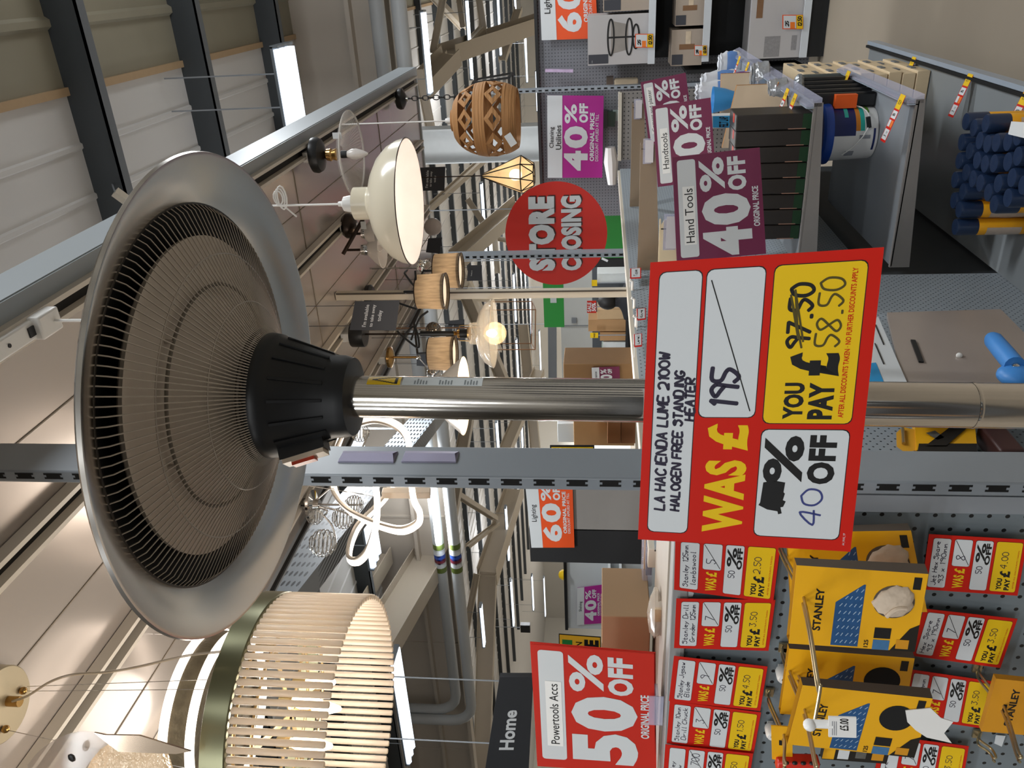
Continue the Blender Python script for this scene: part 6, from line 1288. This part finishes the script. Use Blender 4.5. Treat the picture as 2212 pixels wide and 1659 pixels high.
# green stand under it and the green hanging board
GRN = mat('green panel', '#1f7d2c', .45, 0, .04, 3)
t = thing('green_board', 'green board with black edges and white ticks low behind the round sign', 'sign', pl(1345, 480, 'd', 7.2))
y = pl(1320, 490, 'd', 7.2).y
m = MB(); a, b = pl(1286, 556, 'y', y), pl(1360, 442, 'y', y); m.box((a + b) / 2, (b.x - a.x, .05, a.z - b.z), GRN); build(m, 'panel', t)
m = MB()
for Y0, Y1 in ((575, 557), (443, 428)): m = MB(); a_, b_ = pl(1280, Y0, 'y', y), pl(1360, Y1, 'y', y); m.box(((a_.x + b_.x) / 2, y, a_.z / 2), (abs(b_.x - a_.x), .06, a_.z), BLACK); build(m, 'end_post', t, label='black end post')
m = MB()
for Y in (453, 556): m.bar(pl(1300, Y + 2, 'y', y - .03), pl(1313, Y + 8, 'y', y - .03), .02, .004, WHITE, (0, 1, 0))
build(m, 'ticks', t, label='white ticks')
t = thing('green_sign', 'green hanging board with a small grey icon before the white far wall', 'sign', pl(1217, 672, 'd', 11)); y = pl(1197, 672, 'd', 11).y
m = MB(); a, b = pl(1176, 706, 'y', y), pl(1217, 610, 'y', y); m.box((a + b) / 2, (b.x - a.x, .03, a.z - b.z), GRN); build(m, 'board', t)
m = MB(); a, b = pl(1189, 654, 'y', y - .02), pl(1202, 642, 'y', y - .02); m.box((a + b) / 2, (abs(b.x - a.x), .01, abs(a.z - b.z)), mat('grey icon', '#aeb4b2', .5)); build(m, 'icon', t)
m = MB()
for Y in (700, 620): p = pl(1176, Y, 'y', y); m.tube([p, V((p.x, p.y, RZ - .04))], .005, GREY, 5)
build(m, 'hanging_wires', t)
# ------------------------------------------------------------------ aisle behind: shelves of cartons, white partition, a shopper
y = 13.0
PWH = mat('white partition', '#d9dbd8', .6, 0, .02, 2)
t = thing('white_partition', 'white partition with a grey post and small wall box behind the green sign', 'partition', pl(1300, 730, 'y', y + 1))
m = MB(); a, b = pl(1215, 830, 'y', y + 1), pl(1215, 560, 'y', y + 1); m.box(((a.x + b.x) / 2, y + 1, a.z / 2), (b.x - a.x, .08, a.z), PWH); build(m, 'wall_panel', t)
m = MB(); p = pl(1203, 760, 'y', y + .9); m.bar(pl(1194, 830, 'y', y + .9), pl(1192, 560, 'y', y + .9), .1, .16, GREY); build(m, 'grey_beam', t, label='grey beam')
m = MB(); p = pl(1240, 692, 'y', y + .93); m.box(p, (.09, .05, .09), GREY); build(m, 'wall_box', t, label='small grey wall box')
m = MB(); m.box(((a.x + b.x) / 2, y + .92, a.z - .5), (.012, .02, a.z - .9), GREY); build(m, 'door_joint', t)
y = 11.0; zf = .95
t = thing('stock_table', 'long dark table stacked with cartons behind the shelf spine', 'table', pl(1385, 720, 'y', y + .4)); t.location.z = 0; PM[t.name] = Matrix.Translation(t.location)
a, b = pl(1380, 850, 'y', y), pl(1380, 590, 'y', y); z0 = pl(1352, 720, 'y', y).z
m = MB(); m.box(((a.x + b.x) / 2, y + .45, z0 - .02), (b.x - a.x, .9, .04), DARK); build(m, 'top', t)
m = MB(); m.box(((a.x + b.x) / 2, y + .95, (z0 + .5) / 2), (b.x - a.x, .04, z0 + .5), mat('slate back board', '#4b5055', .5)); build(m, 'slate_panel', None, 'slate grey panel standing behind the carton table', 'panel')
for x in (a.x + .1, b.x - .1):
    for yy in (y + .05, y + .85): m = MB(); m.box((x, yy, z0 / 2 - .02), (.06, .06, z0 - .04), DARK); build(m, 'leg', t)
GC2 = 'cartons on the stock table'
for X0, Y0, X1, Y1, mm, lb in ((1271, 716, 1334, 690, KRAFT, 'tan carton with a tilted lid on the stock table'), (1290, 690, 1348, 668, mat('pale kraft', '#bb9d77', .7), 'pale tan carton next to the tilted lid carton on the stock table'), (1296, 736, 1345, 718, KRAFT, 'flat tan carton low on the stock table'), (1303, 753, 1352, 739, mat('white grey carton', '#c6cac9', .6), 'long white carton on the stock table'),
                               (1310, 790, 1352, 762, mat('grey blue carton', '#93a1a6', .6), 'grey blue carton on the stock table'), (1300, 761, 1318, 755, mat('pale green carton', '#aab8ae', .6), 'small pale carton on the stock table'), (1318, 668, 1350, 650, mat('pale kraft', '#bb9d77'), 'small tan carton beside the shopper'), (1290, 610, 1345, 590, mat('white grey carton', '#c6cac9'), 'white carton at the far end of the stock table')):
    carton(X0, Y0, X1, Y1, y + .1, z0, mm, lb, .3, None, 'carton', GC2)
def plainsign(X0, Y0, X1, Y1, y, col, label, txt=None, ink=WHITE, grp='small signs in the hall'):
    q = [pl(*p, 'y', y) for p in ((X0, Y1), (X0, Y0), (X1, Y0), (X1, Y1))]; s = Sheet(*q, th=.006, back=col, face=col, step=.003)
    mid = (q[2] + q[3]) / 2; s.mb.box((mid.x, y + .008, (mid.z + z0) / 2), (.012, .012, mid.z - z0), GREY)
    for tx, x0, y0, x1, y1, c_ in (txt or ()): s.text(tx, x0, y0, x1, y1, c_, 2, .03, False)
    return s.done('small_sign', label, 'sign', grp)
plainsign(1268, 650, 1288, 676, y, DRED, 'small red SALE 50% sign over the tan cartons', (('SALE', .1, .05, .9, .45, WHITE), ('50%', .05, .5, .95, .95, WHITE)))
plainsign(1268, 762, 1292, 788, y, DRED, 'small red sale sign over the grey cartons', (('SALE', .1, .1, .9, .5, WHITE),))
plainsign(1275, 719, 1292, 730, y, YEL, 'small yellow sale sign below the tan carton', (('SALE', .1, .2, .9, .8, INK),))
plainsign(1278, 605, 1290, 618, y, YEL, 'small yellow sign by the white carton', ())
# the shopper, seen from behind, dark hair and dark coat
ps = pl(1300, 652, 'd', 9.6); gx, gy = ps.x, ps.y; HT_ = ps.z + .0
m = bpy.data.meshes.new('person'); H_ = 1.62
J = {'pel': (0, 0, .86), 'wai': (0, .01, 1.0), 'che': (0, .0, 1.18), 'sho': (0, -.0, 1.30), 'nec': (0, .02, 1.37), 'he1': (0, .04, 1.45), 'he2': (0, .05, 1.53),
     'sl': (-.17, 0, 1.28), 'el': (-.22, .03, 1.02), 'wl': (-.18, .18, .93), 'sr': (.17, 0, 1.28), 'er': (.22, .03, 1.02), 'wr': (.18, .18, .93),
     'hl': (-.09, 0, .80), 'kl': (-.1, .02, .46), 'al': (-.1, -.02, .08), 'tl': (-.1, .12, .04), 'hr': (.09, 0, .80), 'kr': (.1, .02, .46), 'ar': (.1, -.02, .08), 'tr': (.1, .12, .04)}
RADI = {'pel': .135, 'wai': .13, 'che': .15, 'sho': .12, 'nec': .055, 'he1': .08, 'he2': .09, 'sl': .075, 'el': .05, 'wl': .035, 'sr': .075, 'er': .05, 'wr': .035, 'hl': .1, 'kl': .065, 'al': .045, 'tl': .04, 'hr': .1, 'kr': .065, 'ar': .045, 'tr': .04}
E_ = [('pel', 'wai'), ('wai', 'che'), ('che', 'sho'), ('sho', 'nec'), ('nec', 'he1'), ('he1', 'he2'), ('sho', 'sl'), ('sl', 'el'), ('el', 'wl'), ('sho', 'sr'), ('sr', 'er'), ('er', 'wr'), ('pel', 'hl'), ('hl', 'kl'), ('kl', 'al'), ('al', 'tl'), ('pel', 'hr'), ('hr', 'kr'), ('kr', 'ar'), ('ar', 'tr')]
ks = list(J); m.from_pydata([J[q] for q in ks], [(ks.index(a), ks.index(b)) for a, b in E_], [])
po = bpy.data.objects.new('person', m); COL.objects.link(po); po.location = (gx, gy, 0); po.rotation_euler.z = .2
a_ = po.modifiers.new('skin', 'SKIN'); sk = m.skin_vertices[0]
for q, kk in enumerate(ks): sk.data[q].radius = (RADI[kk], RADI[kk]); sk.data[q].use_root = (kk == 'pel')
b_ = po.modifiers.new('sub', 'SUBSURF'); b_.levels = 2; b_.render_levels = 2
m.materials.append(mat('dark coat', '#1b1b20', .85, 0, .1, 20)); tag(po, 'person seen from behind in a dark coat with dark hair, bending over the cartons', 'person'); PM[po.name] = po.matrix_world
m = MB(); m.ball((0, .045, 1.52), .115, mat('dark hair', '#120e0d', .6, 0, .2, 60), 20, (.9, 1, 1.05)); h_ = build(m, 'hair', po, world=False)
for sx in (-1, 1):
    m = MB(); w_ = V((.18 * sx, .19, .925)); m.ball(w_, .035, mat('skin', '#b5846b', .5), 12, (.8, 1.2, .5))
    for f_ in range(4): m.tube([w_ + V(((f_ - 1.5) * .016, .03, 0)), w_ + V(((f_ - 1.5) * .018, .06, -.006)), w_ + V(((f_ - 1.5) * .018, .085, -.02))], .008, mat('skin', '#b5846b'), 7)
    m.tube([w_ + V((-sx * .025, .0, 0)), w_ + V((-sx * .045, .03, -.008)), w_ + V((-sx * .045, .05, -.015))], .009, mat('skin', '#b5846b'), 7); build(m, 'hand', po, world=False)
# kraft cartons beside the pole
y = 6.2
KB = 'cartons stacked behind the heater pole'; 
def kc(X0, Y0, X1, Y1, yy, mm, lb, deep=.35, zz=None, nm='carton'): return carton(X0, Y0, X1, Y1, yy, zz, mm, lb, deep, None, nm, KB)
t = thing('stock_bench', 'waist high dark stock bench carrying the brown cartons behind the pole', 'table', (pl(1370, 880, 'y', y).x, y + .3, 0)); a, b = pl(1372, 975, 'y', y), pl(1372, 785, 'y', y)
m = MB(); m.box(((a.x + b.x) / 2, y + .35, a.z - .02), (b.x - a.x, .75, .04), CREAM); build(m, 'top', t); zt3 = a.z
for x in (a.x + .06, b.x - .06): m = MB(); m.box((x, y + .35, (zt3 - .04) / 2), (.05, .6, zt3 - .04), GREYD); build(m, 'leg_frame', t)
kc(1218, 836, 1345, 786, y + .28, KRAFTD, 'wide brown carton bearing a plum board, above the heater pole', zz=zt3)
kc(1210, 950, 1238, 872, y + .54, KRAFTD, 'brown carton standing behind the large tan carton', .16, zt3)
kc(1240, 962, 1308, 896, y + .2, KRAFT, 'large tan carton behind the pole', .3, zt3); kc(1312, 958, 1340, 900, y + .0, mat('rust kraft', '#8f5f3d', .7), 'rust brown carton standing low behind the pole, thicker one', .17, zz=pl(1341, 930, 'y', y + .02).z + .001); kc(1341, 958, 1368, 905, y + .02, mat('rust kraft', '#8f5f3d'), 'rust brown carton at the bottom of the stack behind the pole', .17, zt3)
kc(1205, 955, 1230, 915, y + .22, WHITE, 'white carton on top of the large tan carton', .2, pl(1240, 930, 'y', y + .2).z + .001)
q = [pl(*p, 'y', y - .4) for p in ((1188, 1010), (1188, 962), (1284, 962), (1284, 1010))]; s = Sheet(*q, th=.006, back=YEL, face=INK, step=.003); s.rect(.0, .03, .93, .97, YEL, 1); xx = (q[2].x + q[3].x) / 2; s.mb.box((xx, y - .38, q[2].z / 2), (.04, .02, q[2].z), BLACK); s.done('small_sign', 'yellow sign with a black edge half hidden by the thick upright', 'sign', 'small signs in the hall')
q4 = ((1280, 836), (1278, 794), (1338, 792), (1340, 836)); board(q4, y + .25, PLUM, 'Clearance', '40', 'small plum board standing on the brown carton', 'B', False, False, th=.004, step=.002)
# end of the next run: orange lighting board, grey and black panels
y = 4.9
t = thing('display_end', 'grey and black end panel carrying an orange lighting board, beyond the price tags', 'display end', (pl(1390, 1140, 'y', y).x, y + .05, 0))
z_ = pl(1148, 1140, 'y', y).z
def epan(nm, X0, Y0, X1, Y1, yy, mm, lb=None, tofloor=True):
    a, b = pl(X0, Y0, 'y', yy), pl(X1, Y1, 'y', yy); z0 = 0 if tofloor else b.z; m = MB(); m.box(((a.x + b.x) / 2, yy + .04, (a.z + z0) / 2), (abs(b.x - a.x), .08, a.z - z0), mm); build(m, nm, t, lb)
epan('grey_panel', 1236, 1145, 1390, 1030, y, mat('warm grey panel', '#8d8985', .5, 0, .05, 2)); epan('black_panel', 1146, 1213, 1390, 1146, y, mat('matt black panel', '#1d1d1f', .7, 0, .08, 2)); epan('upper_panel', 1152, 1145, 1236, 1030, y + .02, mat('charcoal panel', '#3a3b3d', .6), tofloor=False)
board(((1148, 1183), (1133, 1030), (1236, 1030), (1241, 1183)), y - .02, ORNG, 'Lighting', '60', 'orange 60% off board on the end panel below the thick upright', 'B', th=.004, step=.001)
# white shelving stand with a magenta board
y = 10.5
t = thing('shelving_stand', 'pale shelving stand with a black top edge and a magenta board', 'shelving', (pl(1330, 1280, 'y', y).x, y, 0)); PS = mat('pale stand panel', '#c4c9cc', .5, 0, .03, 2)
a, b = pl(1226, 1372, 'y', y), pl(1226, 1218, 'y', y)
m = MB(); m.box(((a.x + b.x) / 2, y + .2, a.z / 2), (b.x - a.x, .06, a.z), PS); build(m, 'back_panel', t)
m = MB(); m.box(((a.x + b.x) / 2, y + .18, a.z + .02), (b.x - a.x, .12, .05), BLACK); build(m, 'top_edge', t)
for X in (1316, 1340): z_ = pl(X, 1280, 'y', y - .2).z; m = MB(); m.box(((a.x + b.x) / 2, y - .02, z_), (b.x - a.x, .4, .04), PS); build(m, 'shelf', t)
for j in range(5):
    m = MB(); z_ = pl(1339, 1280, 'y', y - .2).z + .02 + j * .022; m.box(((a.x + b.x) / 2 + (j % 2) * .03 + .1, y - .05, z_ + .01), (.55, .26, .02), mat('folded slate sheet', '#4a5470', .6) if j % 2 == 0 else mat('folded black sheet', '#1c1e24', .6))
    build(m, 'folded_sheet', None, ['slate folded sheet lowest of the pile on the shelving stand', 'black folded sheet second in the pile on the shelving stand', 'slate folded sheet midway in the pile on the shelving stand', 'black folded sheet fourth in the pile on the shelving stand', 'slate folded sheet topmost of the pile on the shelving stand'][j], 'folded sheet', 'sheets on the shelving stand')
m = MB(); p = pl(1226, 1242, 'y', y + .1); m.lathe([(0, .09), (.05, .075), (.085, .03), (.09, 0), (0, 0)], YEL, 20, c=(p.x, p.y, a.z + .045)); build(m, 'hard_hat', None, 'yellow domed hat on top of the pale shelving stand', 'hat')
board(((1246, 1350), (1247, 1270), (1303, 1263), (1305, 1346)), y + .14, MAG, 'Shelving', '40', 'magenta 40% off board lettered shelving on the pale stand', 'B', th=.004, step=.0025)
y = 7.5
q = [pl(*p, 'y', y) for p in ((1208, 1460), (1207, 1369), (1298, 1376), (1299, 1466))]; s = Sheet(*q, th=.006, back=YEL, face=INK, step=.002); s.rect(.015, .02, .985, .98, mat('amber print', '#eab12a', .5), 1); s.rect(.55, .08, .88, .32, mat('green print', '#1f7d3a', .5), 2); s.text('SALE', .05, .1, .86, .3, WHITE, 3, .04, False); s.text('NOW ON', .1, .4, .9, .56, INK, 2, .02, False); s.text('SALE', .1, .6, .92, .95, INK, 2, .06)
s.done('sale_sign', 'amber sign with a green patch and black letters behind the powertools board', 'sign')
t = thing('sign_stand', 'dark post below the amber sale sign', 'post', (q[3].x, y + .03, 0)); m = MB(); xx = (q[2].x + q[3].x) / 2; m.box((xx, y + .03, q[3].z / 2), (.05, .03, q[3].z), BLACK); build(m, 'stem', t)
# hanging Home sign
d = 4.4; y = pl(1100, 1560, 'd', d).y
q = [pl(*p, 'y', y) for p in ((1042, 1700), (1079, 1463), (1152, 1463), (1140, 1700))]
s = Sheet(*q, th=.03, back=mat('charcoal sign', '#2b2d31', .55), face=mat('charcoal sign', '#2b2d31'), step=.001); s.text('Home', .36, .26, .72, .62, WHITE, 1, .03)
s.done('home_sign', 'charcoal hanging sign with the white word Home', 'sign')
t = thing('sign_bracket', 'slim wires holding the charcoal Home sign', 'wires', (q[0].x, y, q[0].z))
m = MB()
for p in (q[0] * .6 + q[1] * .4, q[1] * .95 + q[0] * .05): m.tube([p + V((0, .015, 0)), V((p.x, p.y + .015, RZ - .04))], .004, GREY, 5)
build(m, 'wire', t)
# smoke vent far back
m = MB(); c = pl(1135, 1356, 'd', 22); m.bar(c + V((-.12, 0, 0)), c + V((.14, 0, 0)), .12, .26, BLACK); m.tube([c + V((0, 0, .1)), V((c.x, c.y, RZ - .04))], .01, GREY, 5); build(m, 'roof_speaker', None, 'dark horn speaker hanging under the far roof', 'speaker')
